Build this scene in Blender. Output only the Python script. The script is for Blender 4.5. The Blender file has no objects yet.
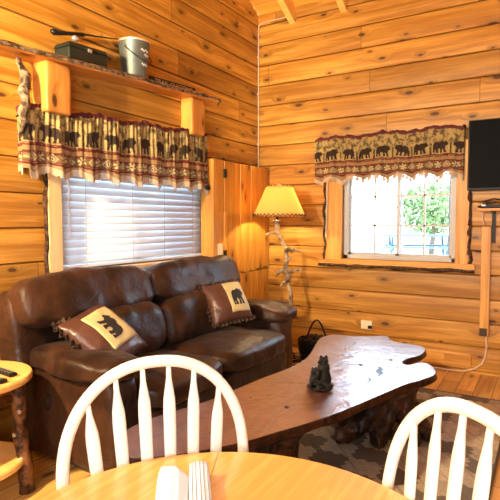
import bpy, bmesh, math, random
import numpy as np
from mathutils import Vector, Matrix, noise
R_ = math.radians
S = bpy.context.scene
COL = S.collection
random.seed(4)

# ------------------------------------------------------------------ camera
cam_d = bpy.data.cameras.new('camera'); cam = bpy.data.objects.new('camera', cam_d); COL.objects.link(cam)
cam.location = (2.8504, -4.9262, 1.38)
cam.rotation_euler = (R_(90 - 3.205), 0, R_(30.924))
cam_d.sensor_width = 36; cam_d.lens = 36; cam_d.clip_start = 0.02; cam_d.clip_end = 200
S.camera = cam

# ------------------------------------------------------------------ world, sun, daylight, exposure
W = bpy.data.worlds.new('sky'); S.world = W; W.use_nodes = True
bgn = W.node_tree.nodes['Background']
bgn.inputs['Color'].default_value = (0.62, 0.80, 1.0, 1); bgn.inputs['Strength'].default_value = 16.0
def light(name, kind, loc, rot, power, color, **kw):
    d = bpy.data.lights.new(name, kind); d.energy = power; d.color = color
    for k, v in kw.items(): setattr(d, k, v)
    o = bpy.data.objects.new(name, d); COL.objects.link(o); o.location = loc; o.rotation_euler = rot
    return o
light('sun', 'SUN', (0, -20, 30), (R_(36), 0, R_(12)), 7.0, (1, .96, .88), angle=R_(1))
# added fill light at an unseen opening in the front wall behind the camera
light('added_front_fill', 'AREA', (3.3, -6.80, 1.75), (R_(90), 0, 0), 82, (1, .92, .80), shape='RECTANGLE', size=1.8, size_y=1.3)
light('added_table_spot', 'SPOT', (2.5, -4.5, 2.75), (R_(3), 0, 0), 105, (1, .96, .90), shadow_soft_size=.16, spot_size=R_(86), spot_blend=.5)  # unseen spot added to brighten the dining table and chairs
light('added_shelf_beam', 'SPOT', (.66, -5.05, 2.16), (R_(99), 0, R_(10)), 420, (1, .80, .48), shadow_soft_size=.035, spot_size=R_(36), spot_blend=.7)  # extra beam added near the wall lamp to strengthen the bucket's shadow
# wall lamp behind and left of the camera
light('wall_lamp_bulb', 'SPOT', (.62, -5.0, 2.22), (R_(84), 0, R_(2)), 640, (1, .72, .40), shadow_soft_size=.06, spot_size=R_(150), spot_blend=.6)
vs = S.view_settings
vs.view_transform = 'Standard'; vs.look = 'None'; vs.gamma = 1; vs.use_curve_mapping = False; vs.exposure = 0.08
S.cycles.max_bounces = 8; S.cycles.diffuse_bounces = 4; S.cycles.glossy_bounces = 3
S.cycles.transmission_bounces = 6; S.cycles.transparent_max_bounces = 8
S.cycles.sample_clamp_indirect = 6; S.cycles.use_denoising = True

# ------------------------------------------------------------------ node helpers
class N:
    def __init__(s, name):
        s.m = bpy.data.materials.new(name); s.m.use_nodes = True; s.t = s.m.node_tree
        s.b = s.t.nodes['Principled BSDF']; s.out = s.t.nodes['Material Output']
    def n(s, typ, ins=None, **props):
        q = s.t.nodes.new(typ)
        for k, v in props.items(): setattr(q, k, v)
        for k, v in (ins or {}).items():
            if v is None: continue
            if isinstance(v, bpy.types.NodeSocket): s.t.links.new(v, q.inputs[k])
            else: q.inputs[k].default_value = v
        return q
    def math(s, op, a, b=None, c=None, clamp=False):
        return s.n('ShaderNodeMath', {0: a, 1: b, 2: c}, operation=op, use_clamp=clamp).outputs[0]
    def mix(s, f, a, b, blend='MIX'):
        q = s.n('ShaderNodeMix', {0: f, 6: a, 7: b}, data_type='RGBA', blend_type=blend)
        return q.outputs[2]
    def ramp(s, f, lo, hi, a=0., b=1.):
        return s.n('ShaderNodeMapRange', {0: f, 1: lo, 2: hi, 3: a, 4: b}, interpolation_type='SMOOTHSTEP').outputs[0]
    def obj(s): return s.n('ShaderNodeTexCoord').outputs['Object']
    def sep(s, v): return s.n('ShaderNodeSeparateXYZ', {0: v}).outputs
    def comb(s, x, y, z): return s.n('ShaderNodeCombineXYZ', {0: x, 1: y, 2: z}).outputs[0]
    def noise(s, v, scale, detail=3, rough=.55, dist=0.): 
        return s.n('ShaderNodeTexNoise', {'Vector': v, 'Scale': scale, 'Detail': detail, 'Roughness': rough, 'Distortion': dist}).outputs[0]
    def set(s, **k):
        for a, v in k.items():
            a = a.replace('_', ' ')
            if isinstance(v, bpy.types.NodeSocket): s.t.links.new(v, s.b.inputs[a])
            else: s.b.inputs[a].default_value = v
        return s
    def bump(s, h, strength=.3, dist=.01):
        q = s.n('ShaderNodeBump', {'Height': h, 'Strength': strength, 'Distance': dist})
        s.t.links.new(q.outputs[0], s.b.inputs['Normal']); return s
def c4(c): return (c[0], c[1], c[2], 1)
def sc(c, k): return (min(c[0]*k, 1), min(c[1]*k, 1), min(c[2]*k, 1), 1)

def plain(name, col, rough=.5, metal=0., var=.12, scale=30, bump=0., **kw):
    q = N(name); v = q.obj(); f = q.noise(v, scale)
    q.set(Base_Color=q.mix(f, sc(col, 1-var), sc(col, 1+var)), Roughness=rough, Metallic=metal, **kw)
    if bump: q.bump(f, bump, .004)
    return q.m

def wood(name, light_c, dark_c, along=0, across=2, plank=.22, off=0., knots=.42, seam=False, seam_len=2.7, rough=.42, contrast=1., knot_scale=(2.6, 6.), grain=1., bump=.12, var=.22, coat=.0):
    q = N(name); o = q.sep(q.obj())
    u, v = o[along], o[across]; third = o[3-along-across]
    row = q.math('FLOOR', q.math('DIVIDE', q.math('SUBTRACT', v, off), plank))
    r1 = q.n('ShaderNodeTexWhiteNoise', {'W': row}, noise_dimensions='1D').outputs[0]
    u2 = q.math('MULTIPLY_ADD', r1, 37., u)
    sg = q.math('DIVIDE', u2, seam_len)
    seg = q.math('FLOOR', sg)
    r2 = q.n('ShaderNodeTexWhiteNoise', {'Vector': q.comb(row, seg, 0.)}, noise_dimensions='2D').outputs[0]
    # knots
    kv = q.comb(q.math('MULTIPLY', u2, knot_scale[0]), q.math('MULTIPLY_ADD', v, knot_scale[1], q.math('MULTIPLY', r1, 11.)), 0.)
    vo = q.n('ShaderNodeTexVoronoi', {'Vector': kv, 'Scale': 1.0}, voronoi_dimensions='2D')
    cr = q.sep(vo.outputs['Color'])
    on = q.math('LESS_THAN', cr[0], knots)
    size = q.math('MULTIPLY_ADD', cr[1], .10, .035)
    wob = q.math('MULTIPLY_ADD', q.noise(q.comb(u, v, third), 45., 2), .05, -.025)
    d = q.math('ADD', vo.outputs['Distance'], wob)
    kn = q.math('MULTIPLY', q.ramp(q.math('DIVIDE', d, size), .55, 1.15, 1., 0.), on)
    halo = q.math('MULTIPLY', q.ramp(q.math('DIVIDE', d, size), .6, 3.6, 1., 0.), on)
    # grain
    gv = q.comb(q.math('MULTIPLY', u2, .9*grain), q.math('ADD', q.math('MULTIPLY', v, 16*grain), q.math('MULTIPLY', halo, .9)), q.math('MULTIPLY', q.math('ADD', third, r2), 6.))
    g1 = q.noise(gv, 1.3, 4, .6, .6)
    gv2 = q.comb(q.math('MULTIPLY', u2, 3.*grain), q.math('MULTIPLY', v, 120*grain), third)
    g2 = q.noise(gv2, 1., 2, .5)
    big = q.noise(q.comb(q.math('MULTIPLY', u2, .8), q.math('MULTIPLY', v, 2.2), r2), 1.6, 2)
    f = q.ramp(g1, .5-.17/contrast, .5+.2/contrast)
    c = q.mix(f, c4(dark_c), c4(light_c))
    c = q.mix(q.ramp(g2, .4, .75, 0., .35), c, sc(dark_c, .7))
    c = q.mix(q.ramp(big, .35, .7, 0., .38), c, sc(dark_c, .95))
    br = q.math('MULTIPLY_ADD', r2, 2*var, 1-var)
    c = q.mix(1., c, q.comb(br, br, br), 'MULTIPLY')
    c = q.mix(q.math('MULTIPLY', halo, .45), c, sc(dark_c, .45))
    c = q.mix(q.math('MULTIPLY', kn, .95), c, (.075, .026, .010, 1))
    if seam:
        fr = q.math('FRACT', sg)
        s_ = q.math('LESS_THAN', fr, .005/seam_len)
        s2 = q.math('LESS_THAN', q.math('FRACT', q.math('DIVIDE', q.math('SUBTRACT', v, off), plank)), seam if seam is not True else 0.)
        sa = q.math('MAXIMUM', s_, s2)
        c = q.mix(q.math('MULTIPLY', sa, .8), c, (.05, .02, .008, 1))
    q.set(Base_Color=c, Roughness=rough)
    q.b.inputs['Coat Weight'].default_value = coat; q.b.inputs['Coat Roughness'].default_value = .12
    q.bump(g1, bump, .006)
    return q.m

PINE_L, PINE_D = (.72, .375, .065), (.38, .155, .015)
M = {}
M['wall_b'] = wood('pine_logs_back', PINE_L, PINE_D, 0, 2, .22, .02, knots=.58, seam=.028)
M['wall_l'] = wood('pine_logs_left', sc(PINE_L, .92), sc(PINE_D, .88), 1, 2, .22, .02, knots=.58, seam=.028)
M['ceil'] = wood('pine_ceiling', (.82, .42, .09), (.62, .27, .03), 0, 1, .14, 0, knots=.3, seam=.03)
M['rafter'] = wood('pine_rafter', (.90, .60, .20), (.82, .46, .10), 1, 2, 9, 3, knots=.1)
M['floor'] = wood('pine_floor', (.86, .56, .17), (.60, .31, .07), 1, 0, .135, .06, knots=.22, seam=.05, seam_len=2.2, rough=.35)
M['casing'] = wood('pine_casing', (.72, .39, .09), (.46, .20, .03), 0, 2, 3, 1.2, knots=.25)
M['casing_v'] = wood('pine_casing_upright', (.72, .39, .09), (.46, .20, .03), 2, 0, 3, 1.2, knots=.25)
M['casing_vl'] = wood('pale_casing_upright', (.88, .66, .36), (.78, .50, .22), 2, 1, 3, 1.2, knots=.1)
M['shelf'] = wood('pine_shelf', (.70, .32, .06), (.45, .16, .025), 1, 0, 3, 1.2, knots=.3)
M['post'] = wood('peeled_log', (.72, .34, .07), (.46, .17, .03), 2, 1, 3, 1.2, knots=.45, contrast=.8)
M['door'] = wood('pine_door', (.76, .38, .06), (.50, .20, .022), 2, 1, .15, -.01, knots=.5, seam=False)
M['oak'] = wood('honey_oak', (.78, .39, .105), (.66, .29, .065), 1, 0, 3, 1.3, knots=0, contrast=1.3, rough=.28, coat=.4, grain=1.8, bump=.02, var=.0)
M['side'] = wood('side_table_pine', (.84, .56, .20), (.72, .40, .11), 0, 1, 3, 1.3, knots=.2, rough=.3)
M['white_chair'] = plain('cream_white_paint', (.76, .71, .58), .3, var=.02)
M['vinyl'] = plain('white_vinyl', (.52, .52, .50), .4, var=.03)
M['black'] = plain('black_plastic', (.009, .009, .010), .4, var=.2, Specular_IOR_Level=.25)
M['screen'] = plain('black_screen', (.003, .003, .004), .5, var=.1, Specular_IOR_Level=.06)
M['iron'] = plain('black_iron', (.02, .018, .016), .5, metal=.6)
M['ivory'] = plain('ivory_plastic', (.80, .72, .50), .4, var=.03)
M['galv'] = plain('galvanised_steel', (.13, .15, .14), .42, metal=.5, var=.3, scale=9)
M['galv_rim'] = plain('rim_copper_tone', (.75, .58, .42), .3, metal=.3)
M['green_plastic'] = plain('dark_green_plastic', (.009, .015, .011), .45, var=.2)
M['paper'] = plain('white_paper', (.72, .73, .74), .7, var=.03)
M['cable_w'] = plain('pale_cable', (.72, .55, .38), .5)
M['conduit'] = plain('pale_conduit', (.70, .55, .42), .4)
M['grey_b'] = plain('grey_buttons', (.25, .25, .25), .5)
M['silver'] = plain('silver_bits', (.6, .6, .6), .3, metal=.7)

def bark(name, a, b, scale=30, rough=.8, spec=.25):
    q = N(name); q.set(Specular_IOR_Level=spec); o = q.obj(); f = q.noise(o, scale, 5, .65, .4)
    q.set(Base_Color=q.mix(q.ramp(f, .38, .66), c4(a), c4(b)), Roughness=rough); q.bump(f, .9, .015); return q.m
M['bark'] = bark('dark_bark', (.025, .012, .007), (.14, .07, .035), 28)
M['greybark'] = bark('lichened_bark', (.05, .03, .02), (.34, .25, .15), 24)
M['legbark'] = bark('cedar_bark_leg', (.012, .006, .004), (.22, .085, .025), 13, .5)
M['root'] = bark('carved_root', (.012, .006, .004), (.085, .035, .018), 9, .35)
M['edge'] = bark('slab_edge', (.012, .004, .003), (.055, .018, .010), 14, .3)
M['bearwood'] = bark('dark_cast_bear', (.003, .0035, .003), (.014, .015, .012), 40, .5)
M['antler'] = bark('antler', (.16, .10, .055), (.58, .46, .29), 12, .5)
M['burl_dark'] = bark('antler_burl', (.12, .08, .05), (.4, .3, .2), 40, .6)

# slab top: figured burl under lacquer
q = N('burl_slab'); o = q.obj()
w1 = q.noise(o, 1.6, 3, .55, .5); dv = q.n('ShaderNodeVectorMath', {0: o, 1: q.comb(q.math('MULTIPLY', w1, 1.3), w1, 0.)}, operation='ADD').outputs[0]
rings = q.n('ShaderNodeTexWave', {'Vector': dv, 'Scale': 2.2, 'Distortion': 9., 'Detail': 3., 'Detail Scale': 1.8, 'Detail Roughness': .6}, wave_type='BANDS', bands_direction='X').outputs[1]
f2 = q.noise(dv, 14, 4, .6, 1.)
c = q.mix(rings, (.070, .026, .024, 1), (.14, .062, .056, 1))
c = q.mix(q.ramp(f2, .35, .7, 0, .6), c, (.07, .022, .014, 1))
q.set(Base_Color=c, Roughness=.22, IOR=1.6); q.b.inputs['Coat Weight'].default_value = 1.; q.b.inputs['Coat Roughness'].default_value = .36; q.b.inputs['Coat IOR'].default_value = 2.2
f3 = q.noise(o, 9, 2, .5, .5); q.bump(q.math('ADD', q.math('MULTIPLY', f3, 2.2), f2), .45, .007)
q.t.links.new(q.b.inputs['Normal'].links[0].from_socket, q.b.inputs['Coat Normal'])
M['slab'] = q.m

def leather(name, a, b):
    q = N(name); o = q.obj(); f = q.noise(o, 3.5, 5, .6, .4); g = q.noise(o, 160, 2, .6)
    v = q.n('ShaderNodeTexNoise', {'Vector': o, 'Scale': 7., 'Detail': 3., 'Distortion': 1.2}).outputs[0]
    q.set(Base_Color=q.mix(q.ramp(f, .32, .7), c4(a), c4(b)), Roughness=q.ramp(f, .3, .7, .36, .50), Specular_IOR_Level=.26)
    q.b.inputs['Sheen Weight'].default_value = .03
    wr = q.n('ShaderNodeTexNoise', {'Vector': o, 'Scale': 16., 'Detail': 4., 'Roughness': .6, 'Distortion': 1.8}).outputs[0]
    q.bump(q.math('ADD', q.math('ADD', q.math('MULTIPLY', g, .05), v), q.math('MULTIPLY', wr, .35)), .34, .03); return q.m
M['leather'] = leather('brown_leather', (.016, .0062, .003), (.062, .0235, .009))
M['leather_d'] = leather('brown_leather_dark', (.016, .0065, .004), (.036, .014, .008))
M['stitch'] = plain('stitching', (.22, .12, .06), .6)
q = N('mocha_satin'); o = q.obj(); f = q.noise(o, 9, 3, .5, 1.); q.set(Base_Color=q.mix(f, (.05, .018, .012, 1), (.13, .055, .038, 1)), Roughness=.35); q.bump(f, .5, .02); M['satin'] = q.m
M['ruffle'] = bark('ruffle_fur', (.012, .007, .005), (.12, .07, .04), 45, .7)
M['cream'] = plain('cream_suede', (.56, .48, .23), .7, var=.2, scale=14, bump=.2)
M['bearblack'] = plain('bear_black', (.014, .012, .012), .7)

q = N('woven_fabric'); at = q.n('ShaderNodeVertexColor', layer_name='Col').outputs[0]; o = q.obj(); g = q.noise(o, 220, 2)
q.set(Base_Color=q.mix(1., at, q.mix(g, (.75, .75, .75, 1), (1.1, 1.1, 1.1, 1)), 'MULTIPLY'), Roughness=.9); q.bump(g, .4, .002)
M['fabric'] = q.m
M['fringe'] = plain('fringe_threads', (.58, .46, .31), .9, var=.35, scale=90)
M['burgundy'] = plain('burgundy_cloth', (.10, .012, .016), .8, var=.3, scale=40)

# blinds: thin vinyl that lets light through
q = N('blind_slat'); q.set(Base_Color=(.80, .84, .88, 1), Roughness=.45)
tr = q.n('ShaderNodeBsdfTranslucent', {'Color': (.80, .88, .98, 1)}); mx = q.n('ShaderNodeMixShader', {0: .16, 1: q.b.outputs[0], 2: tr.outputs[0]})
q.t.links.new(mx.outputs[0], q.out.inputs[0]); M['slat'] = q.m
# lampshade: parchment lit from inside
q = N('parchment_shade'); o = q.obj(); f = q.noise(o, 25, 4, .6); q.set(Base_Color=q.mix(f, (.74, .48, .18, 1), (.90, .66, .32, 1)), Roughness=.7)
tr = q.n('ShaderNodeBsdfTranslucent', {'Color': (.95, .72, .36, 1)}); mx = q.n('ShaderNodeMixShader', {0: .75, 1: q.b.outputs[0], 2: tr.outputs[0]})
q.t.links.new(mx.outputs[0], q.out.inputs[0]); M['shade'] = q.m
q = N('lit_bulb'); q.set(Base_Color=(1, .9, .7, 1), Emission_Color=(1, .75, .4, 1), Emission_Strength=8.); M['bulb'] = q.m
# glass
q = N('window_glass'); gl = q.n('ShaderNodeBsdfGlossy', {'Roughness': .02}); tp = q.n('ShaderNodeBsdfTransparent'); fr = q.n('ShaderNodeFresnel', {'IOR': 1.45})
mx = q.n('ShaderNodeMixShader', {0: fr.outputs[0], 1: tp.outputs[0], 2: gl.outputs[0]}); q.t.links.new(mx.outputs[0], q.out.inputs[0]); M['glass'] = q.m
# striped towel
q = N('striped_cloth'); o = q.sep(q.obj()); w = q.math('FRACT', q.math('MULTIPLY', o[0], 62.)); s1 = q.math('LESS_THAN', w, .25)
q.set(Base_Color=q.mix(s1, (.80, .80, .80, 1), (.26, .27, .34, 1)), Roughness=.8); M['striped'] = q.m
# rug: blocks of brown and sand with ragged diagonals
q = N('patterned_rug'); o = q.sep(q.obj()); nz = q.noise(q.obj(), 60, 2)
ux = q.math('MULTIPLY', o[0], 1/.20); vy = q.math('MULTIPLY', o[1], 1/.17)
zz = q.math('PINGPONG', q.math('MULTIPLY', o[0], 1.), .04)
cx = q.math('FLOOR', q.math('ADD', ux, q.math('MULTIPLY', q.math('PINGPONG', q.math('MULTIPLY', vy, 3.), .5), .22)))
cy = q.math('FLOOR', q.math('ADD', vy, q.math('MULTIPLY', q.math('PINGPONG', q.math('MULTIPLY', ux, 3.), .5), .3)))
wn = q.n('ShaderNodeTexWhiteNoise', {'Vector': q.comb(cx, cy, 0.)}, noise_dimensions='2D').outputs[0]
ck = q.math('MODULO', q.math('ABSOLUTE', q.math('ADD', cx, cy)), 2.)
c = q.mix(ck, (.44, .385, .29, 1), (.135, .115, .095, 1)); c = q.mix(q.math('GREATER_THAN', wn, .72), c, (.60, .52, .38, 1))
st = q.math('LESS_THAN', q.math('FRACT', q.math('MULTIPLY', q.math('ADD', o[0], q.math('MULTIPLY', o[1], .8)), 5.2)), .10)
c = q.mix(q.math('MULTIPLY', st, .3), c, (.07, .05, .045, 1)); c = q.mix(q.ramp(nz, .3, .7, 0, .35), c, (.16, .12, .09, 1))
q.set(Base_Color=c, Roughness=.95); q.bump(nz, .5, .004); M['rug'] = q.m
M['rug_border'] = plain('rug_binding', (.06, .045, .035), .9)
# outside
M['ground'] = plain('pale_gravel', (.62, .60, .54), .9, var=.2, scale=3)
M['leaf'] = plain('sunlit_leaves', (.085, .150, .040), .7, var=.4, scale=3)
M['trunk'] = plain('tree_trunk', (.07, .05, .032), .9)
M['bluepaint'] = plain('faded_blue_paint', (.032, .070, .095), .6)
M['palepost'] = plain('pale_porch_post', (.055, .052, .065), .7)

# ------------------------------------------------------------------ mesh helpers
WL = {}
class MB:
    def __init__(s): s.v = []; s.f = []; s.c = None
    def add(s, vs, fs):
        k = len(s.v); s.v += [tuple(p) for p in vs]; s.f += [tuple(i+k for i in f) for f in fs]; return s
    def box(s, c, d, rot=None, taper=None):
        hx, hy, hz = d[0]/2, d[1]/2, d[2]/2
        p = [Vector((x*hx, y*hy, z*hz)) for z in (-1, 1) for y in (-1, 1) for x in (-1, 1)]
        if taper:
            for i in (4, 5, 6, 7): p[i].x *= taper; p[i].y *= taper
        if rot is not None: p = [rot @ a for a in p]
        c = Vector(c)
        return s.add([a+c for a in p], [(0, 2, 3, 1), (4, 5, 7, 6), (0, 1, 5, 4), (2, 6, 7, 3), (0, 4, 6, 2), (1, 3, 7, 5)])
    def tube(s, pts, rad, n=10, closed=False, jit=0., flat=1., caps=True, fdir=None):
        pts = [Vector(p) for p in pts]; m = len(pts)
        if not hasattr(rad, '__len__'): rad = [rad]*m
        vs = []; prev = None
        for i, p in enumerate(pts):
            a = pts[(i-1) % m] if (closed or i > 0) else p; b = pts[(i+1) % m] if (closed or i < m-1) else p
            t = (b-a).normalized()
            if fdir is not None: x = Vector(fdir); x = (x - t*x.dot(t)).normalized()
            elif prev is None:
                x = t.orthogonal().normalized()
            else: x = (prev - t*prev.dot(t)).normalized()
            prev = x; y = t.cross(x)
            for k in range(n):
                a_ = 2*math.pi*k/n; r = rad[i]*(1+jit*noise.noise(p*18+Vector((k*1.7, i*.3, 0))))
                vs.append(p + x*math.cos(a_)*r*flat + y*math.sin(a_)*r)
        fs = []
        for i in range(m if closed else m-1):
            j = (i+1) % m
            for k in range(n): fs.append((i*n+k, i*n+(k+1) % n, j*n+(k+1) % n, j*n+k))
        if not closed and caps: fs.append(tuple(range(n))[::-1]); fs.append(tuple((m-1)*n+k for k in range(n)))
        return s.add(vs, fs)
    def lathe(s, prof, c=(0, 0, 0), n=32, sx=1., sy=1.):
        vs = [(c[0]+sx*r*math.cos(2*math.pi*k/n), c[1]+sy*r*math.sin(2*math.pi*k/n), c[2]+z) for r, z in prof for k in range(n)]
        fs = [(i*n+k, i*n+(k+1) % n, (i+1)*n+(k+1) % n, (i+1)*n+k) for i in range(len(prof)-1) for k in range(n)]
        if prof[0][0] > 1e-6: fs.append(tuple(range(n))[::-1])
        if prof[-1][0] > 1e-6: fs.append(tuple((len(prof)-1)*n+k for k in range(n)))
        return s.add(vs, fs)
    def prism(s, poly, z0, z1):
        n = len(poly)
        return s.add([(x, y, z0) for x, y in poly]+[(x, y, z1) for x, y in poly], [tuple(range(n))[::-1], tuple(range(n, 2*n))]+[(i, (i+1) % n, n+(i+1) % n, n+i) for i in range(n)])
    def grid(s, fn, nu, nv, fkeep=None):
        vs = [fn(i/nu, j/nv) for j in range(nv+1) for i in range(nu+1)]
        fs = [(j*(nu+1)+i, j*(nu+1)+i+1, (j+1)*(nu+1)+i+1, (j+1)*(nu+1)+i) for j in range(nv) for i in range(nu)]
        return s.add(vs, fs)
    def build(s, name, mat, parent=None, smooth=False, bevel=0., solid=0., sub=0, angle=None, weld=False):
        me = bpy.data.meshes.new(name)
        off = WL.get(parent.name, Vector((0, 0, 0))) if parent is not None else Vector((0, 0, 0))
        me.from_pydata([Vector(p)-off for p in s.v], [], s.f); me.update()
        bm = bmesh.new(); bm.from_mesh(me)
        if weld: bmesh.ops.remove_doubles(bm, verts=bm.verts, dist=weld)
        if not solid: bmesh.ops.recalc_face_normals(bm, faces=bm.faces)
        bm.to_mesh(me); bm.free()
        me.materials.append(M[mat])
        ob = bpy.data.objects.new(name, me); COL.objects.link(ob)
        if parent is not None: ob.parent = parent; WL[ob.name] = off
        else: WL[ob.name] = Vector((0, 0, 0))
        if smooth:
            for p in me.polygons: p.use_smooth = True
            if angle: me.set_sharp_from_angle(angle=R_(angle))
        if bevel:
            b = ob.modifiers.new('bevel', 'BEVEL'); b.width = bevel; b.segments = 2; b.limit_method = 'ANGLE'; b.angle_limit = R_(40)
        if solid:
            b = ob.modifiers.new('solid', 'SOLIDIFY'); b.thickness = solid; b.offset = 0
        if sub:
            b = ob.modifiers.new('sub', 'SUBSURF'); b.levels = sub; b.render_levels = sub
        return ob
def thing(name, label, cat, loc=(0, 0, 0), group=None, kind=None):
    o = bpy.data.objects.new(name, None); COL.objects.link(o); o.location = loc; WL[o.name] = Vector(loc); o.empty_display_size = .05
    if kind: o['kind'] = kind
    if label: o['label'] = label
    if cat: o['category'] = cat
    if group: o['group'] = group
    return o
def tag(o, label=None, cat=None, group=None, kind=None):
    for k, v in (('label', label), ('category', cat), ('group', group), ('kind', kind)):
        if v: o[k] = v
    return o
def superbox(c, h, p=5., n=10, B=None, fn=None, wr=0., wf=5., seed=0.):
    """rounded box as one mesh; fn(q) bends the unit coordinates; wr = wrinkle amplitude"""
    vs = {}; V = []; F = []
    def vid(x, y, z):
        k = (round(x, 5), round(y, 5), round(z, 5))
        if k not in vs:
            m = (abs(x)**p+abs(y)**p+abs(z)**p)**(1/p)
            q = Vector((x/m, y/m, z/m))
            if fn: q = Vector(fn(q))
            w = Vector((q.x*h[0], q.y*h[1], q.z*h[2]))
            if wr:
                d = Vector((x, y, z)).normalized(); s0 = (w+Vector(c)+Vector((seed, seed*2, 0)))
                w += d*(noise.noise(s0*wf)*wr + noise.noise(Vector((s0.x*wf*2.5, s0.y*wf*2.5, s0.z*wf*1.2)))*wr*.5)
            if B is not None: w = B @ w
            vs[k] = len(V); V.append(w+Vector(c))
        return vs[k]
    for ax in range(3):
        for sg in (-1, 1):
            for i in range(n):
                for j in range(n):
                    f = []
                    for a, b in ((i, j), (i+1, j), (i+1, j+1), (i, j+1)):
                        t = [0, 0, 0]; t[ax] = sg; t[(ax+1) % 3] = -1+2*a/n; t[(ax+2) % 3] = -1+2*b/n
                        f.append(vid(*t))
                    F.append(tuple(f if sg > 0 else f[::-1]))
    return V, F
def ellipsoid(m, c, r, rot=None, n=10):
    vs = []; 
    for j in range(n+1):
        for k in range(2*n):
            a = math.pi*j/n; b = math.pi*k/n
            p = Vector((r[0]*math.sin(a)*math.cos(b), r[1]*math.sin(a)*math.sin(b), r[2]*math.cos(a)))
            if rot is not None: p = rot @ p
            vs.append(p+Vector(c))
    fs = [(j*2*n+k, j*2*n+(k+1) % (2*n), (j+1)*2*n+(k+1) % (2*n), (j+1)*2*n+k) for j in range(n) for k in range(2*n)]
    return m.add(vs, fs)
def fuse(ob, voxel, smooth=4):
    r = ob.modifiers.new('remesh', 'REMESH'); r.mode = 'VOXEL'; r.voxel_size = voxel; r.use_smooth_shade = True
    s = ob.modifiers.new('smooth', 'SMOOTH'); s.iterations = smooth; s.factor = .5
    return ob
def displace(ob, strength, size, kind='CLOUDS'):
    t = bpy.data.textures.new(ob.name+'_relief', kind); t.noise_scale = size
    d = ob.modifiers.new('relief', 'DISPLACE'); d.texture = t; d.strength = strength; d.mid_level = .5
BEAR = np.array([(.00, .40), (.03, .60), (.10, .74), (.24, .80), (.40, .77), (.54, .86), (.66, .84), (.76, .78), (.82, .86), (.87, .80), (.96, .66), (1.0, .56), (.95, .51), (.86, .50), (.80, .40), (.82, .2), (.88, .07), (.86, 0), (.72, 0), (.69, .16), (.63, .32), (.58, .26), (.62, .06), (.60, 0), (.46, 0), (.47, .26), (.40, .34), (.32, .30), (.30, .18), (.35, .05), (.33, 0), (.19, 0), (.17, .14), (.13, .24), (.10, .12), (.14, .04), (.12, 0), (-.01, 0), (0, .18)])
def in_poly(x, y, P):
    r = np.zeros(x.shape, bool); n = len(P); j = n-1
    for i in range(n):
        xi, yi = P[i]; xj, yj = P[j]
        r ^= ((yi > y) != (yj > y)) & (x < (xj-xi)*(y-yi)/((yj-yi) or 1e-9)+xi); j = i
    return r

# ------------------------------------------------------------------ room shell
SL = .5; EAVE = 3.65; RX, RY = 5.0, -6.9
def log_wall(name, mat, axis, u0, u1, holes, gable, back):
    """courses of rounded log siding facing the room; axis 0: wall in the x-z plane at y=0, axis 1: y-z plane at x=0"""
    m = MB(); top = 5.5 if gable else EAVE+.02
    zs = set([0., top]); k = 0
    z = .02-.22
    while z < top:
        for t in (.0, .018, .045, .10, .3, .5, .7, .9, .955, .982): zs.add(round(z+.22*t, 4))
        z += .22
    for h in holes: zs.add(h[2]); zs.add(h[3])
    zs = sorted(a for a in zs if 0 <= a <= top)
    def dep(z):
        t = ((z-.02)/.22) % 1.0
        e = min(t, 1-t)
        return (-.022+.036*min(1, (e/.03))**.7 if e < .10 else .014+.004*(1-(2*t-1)**2)) if e > 1e-4 else 0.
    def P(u, z, d): return (u, -d, z) if axis == 0 else (d, u, z)
    for za, zb in zip(zs, zs[1:]):
        mid = (za+zb)/2; seg = [(u0, u1)]
        for h in holes:
            if h[2] <= mid <= h[3]:
                seg = [x for a, b in seg for x in ((a, h[0]), (h[1], b)) if x[1] > x[0]]
        if gable and zb > EAVE+.02:
            t = (zb-EAVE-.02)/SL; seg = [(max(a, RY+t), min(b, -t)) for a, b in seg if max(a, RY+t) < min(b, -t)]
        for a, b in seg:
            nn = max(1, int((b-a)/1.2))
            for i in range(nn):
                p, q_ = a+(b-a)*i/nn, a+(b-a)*(i+1)/nn
                m.add([P(p, za, dep(za)), P(q_, za, dep(za)), P(q_, zb, dep(zb)), P(p, zb, dep(zb))], [(0, 1, 2, 3)])
            m.add([P(a, za, -.14), P(b, za, -.14), P(b, zb, -.14), P(a, zb, -.14)], [(0, 1, 2, 3)])
    for a, b, c, d in holes:
        for (p, q_) in (((a, c), (b, c)), ((a, d), (b, d)), ((a, c), (a, d)), ((b, c), (b, d))):
            m.add([P(p[0], p[1], 0), P(q_[0], q_[1], 0), P(q_[0], q_[1], -.14), P(p[0], p[1], -.14)], [(0, 1, 2, 3)])
    me_ob = m.build(name, mat, weld=False); tag(me_ob, kind='structure'); return me_ob
W1 = (-2.70, -1.00, 1.045, 2.05)      # left window: y0 y1 z0 z1
W2 = (1.02, 2.11, 1.005, 2.05)        # back window: x0 x1 z0 z1
log_wall('wall_back', 'wall_b', 0, 0, RX, [W2], False, None)
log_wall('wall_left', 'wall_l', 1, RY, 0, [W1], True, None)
def flat_wall(name, mat, mk, box):
    return tag(mk.build(name, mat), kind='structure')
def pierced(axis, pos, u0, u1, top, h):
    m = MB()
    def bx(a, b, c, d):
        if axis == 1: m.box(((a+b)/2, pos, (c+d)/2), (b-a, .14, d-c))
        else: m.box((pos, (a+b)/2, (c+d)/2), (.14, b-a, d-c))
    bx(u0, h[0], 0, top); bx(h[1], u1, 0, top); bx(h[0], h[1], 0, h[2]); bx(h[0], h[1], h[3], top); return m
tag(pierced(1, RY-.08, 0, RX, EAVE, (2.4, 4.2, 1.1, 2.4)).build('wall_front', 'wall_b'), kind='structure')  # opening added in this unseen wall to let sky light in
tag(MB().box((RX+.08, RY/2, 2.75), (.14, -RY, 5.5)).build('wall_right', 'wall_l'), kind='structure')
m = MB(); m.box((2.5, RY/2, -.05), (5.3, 7.2, .1)); tag(m.build('floor', 'floor'), kind='structure')
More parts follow.
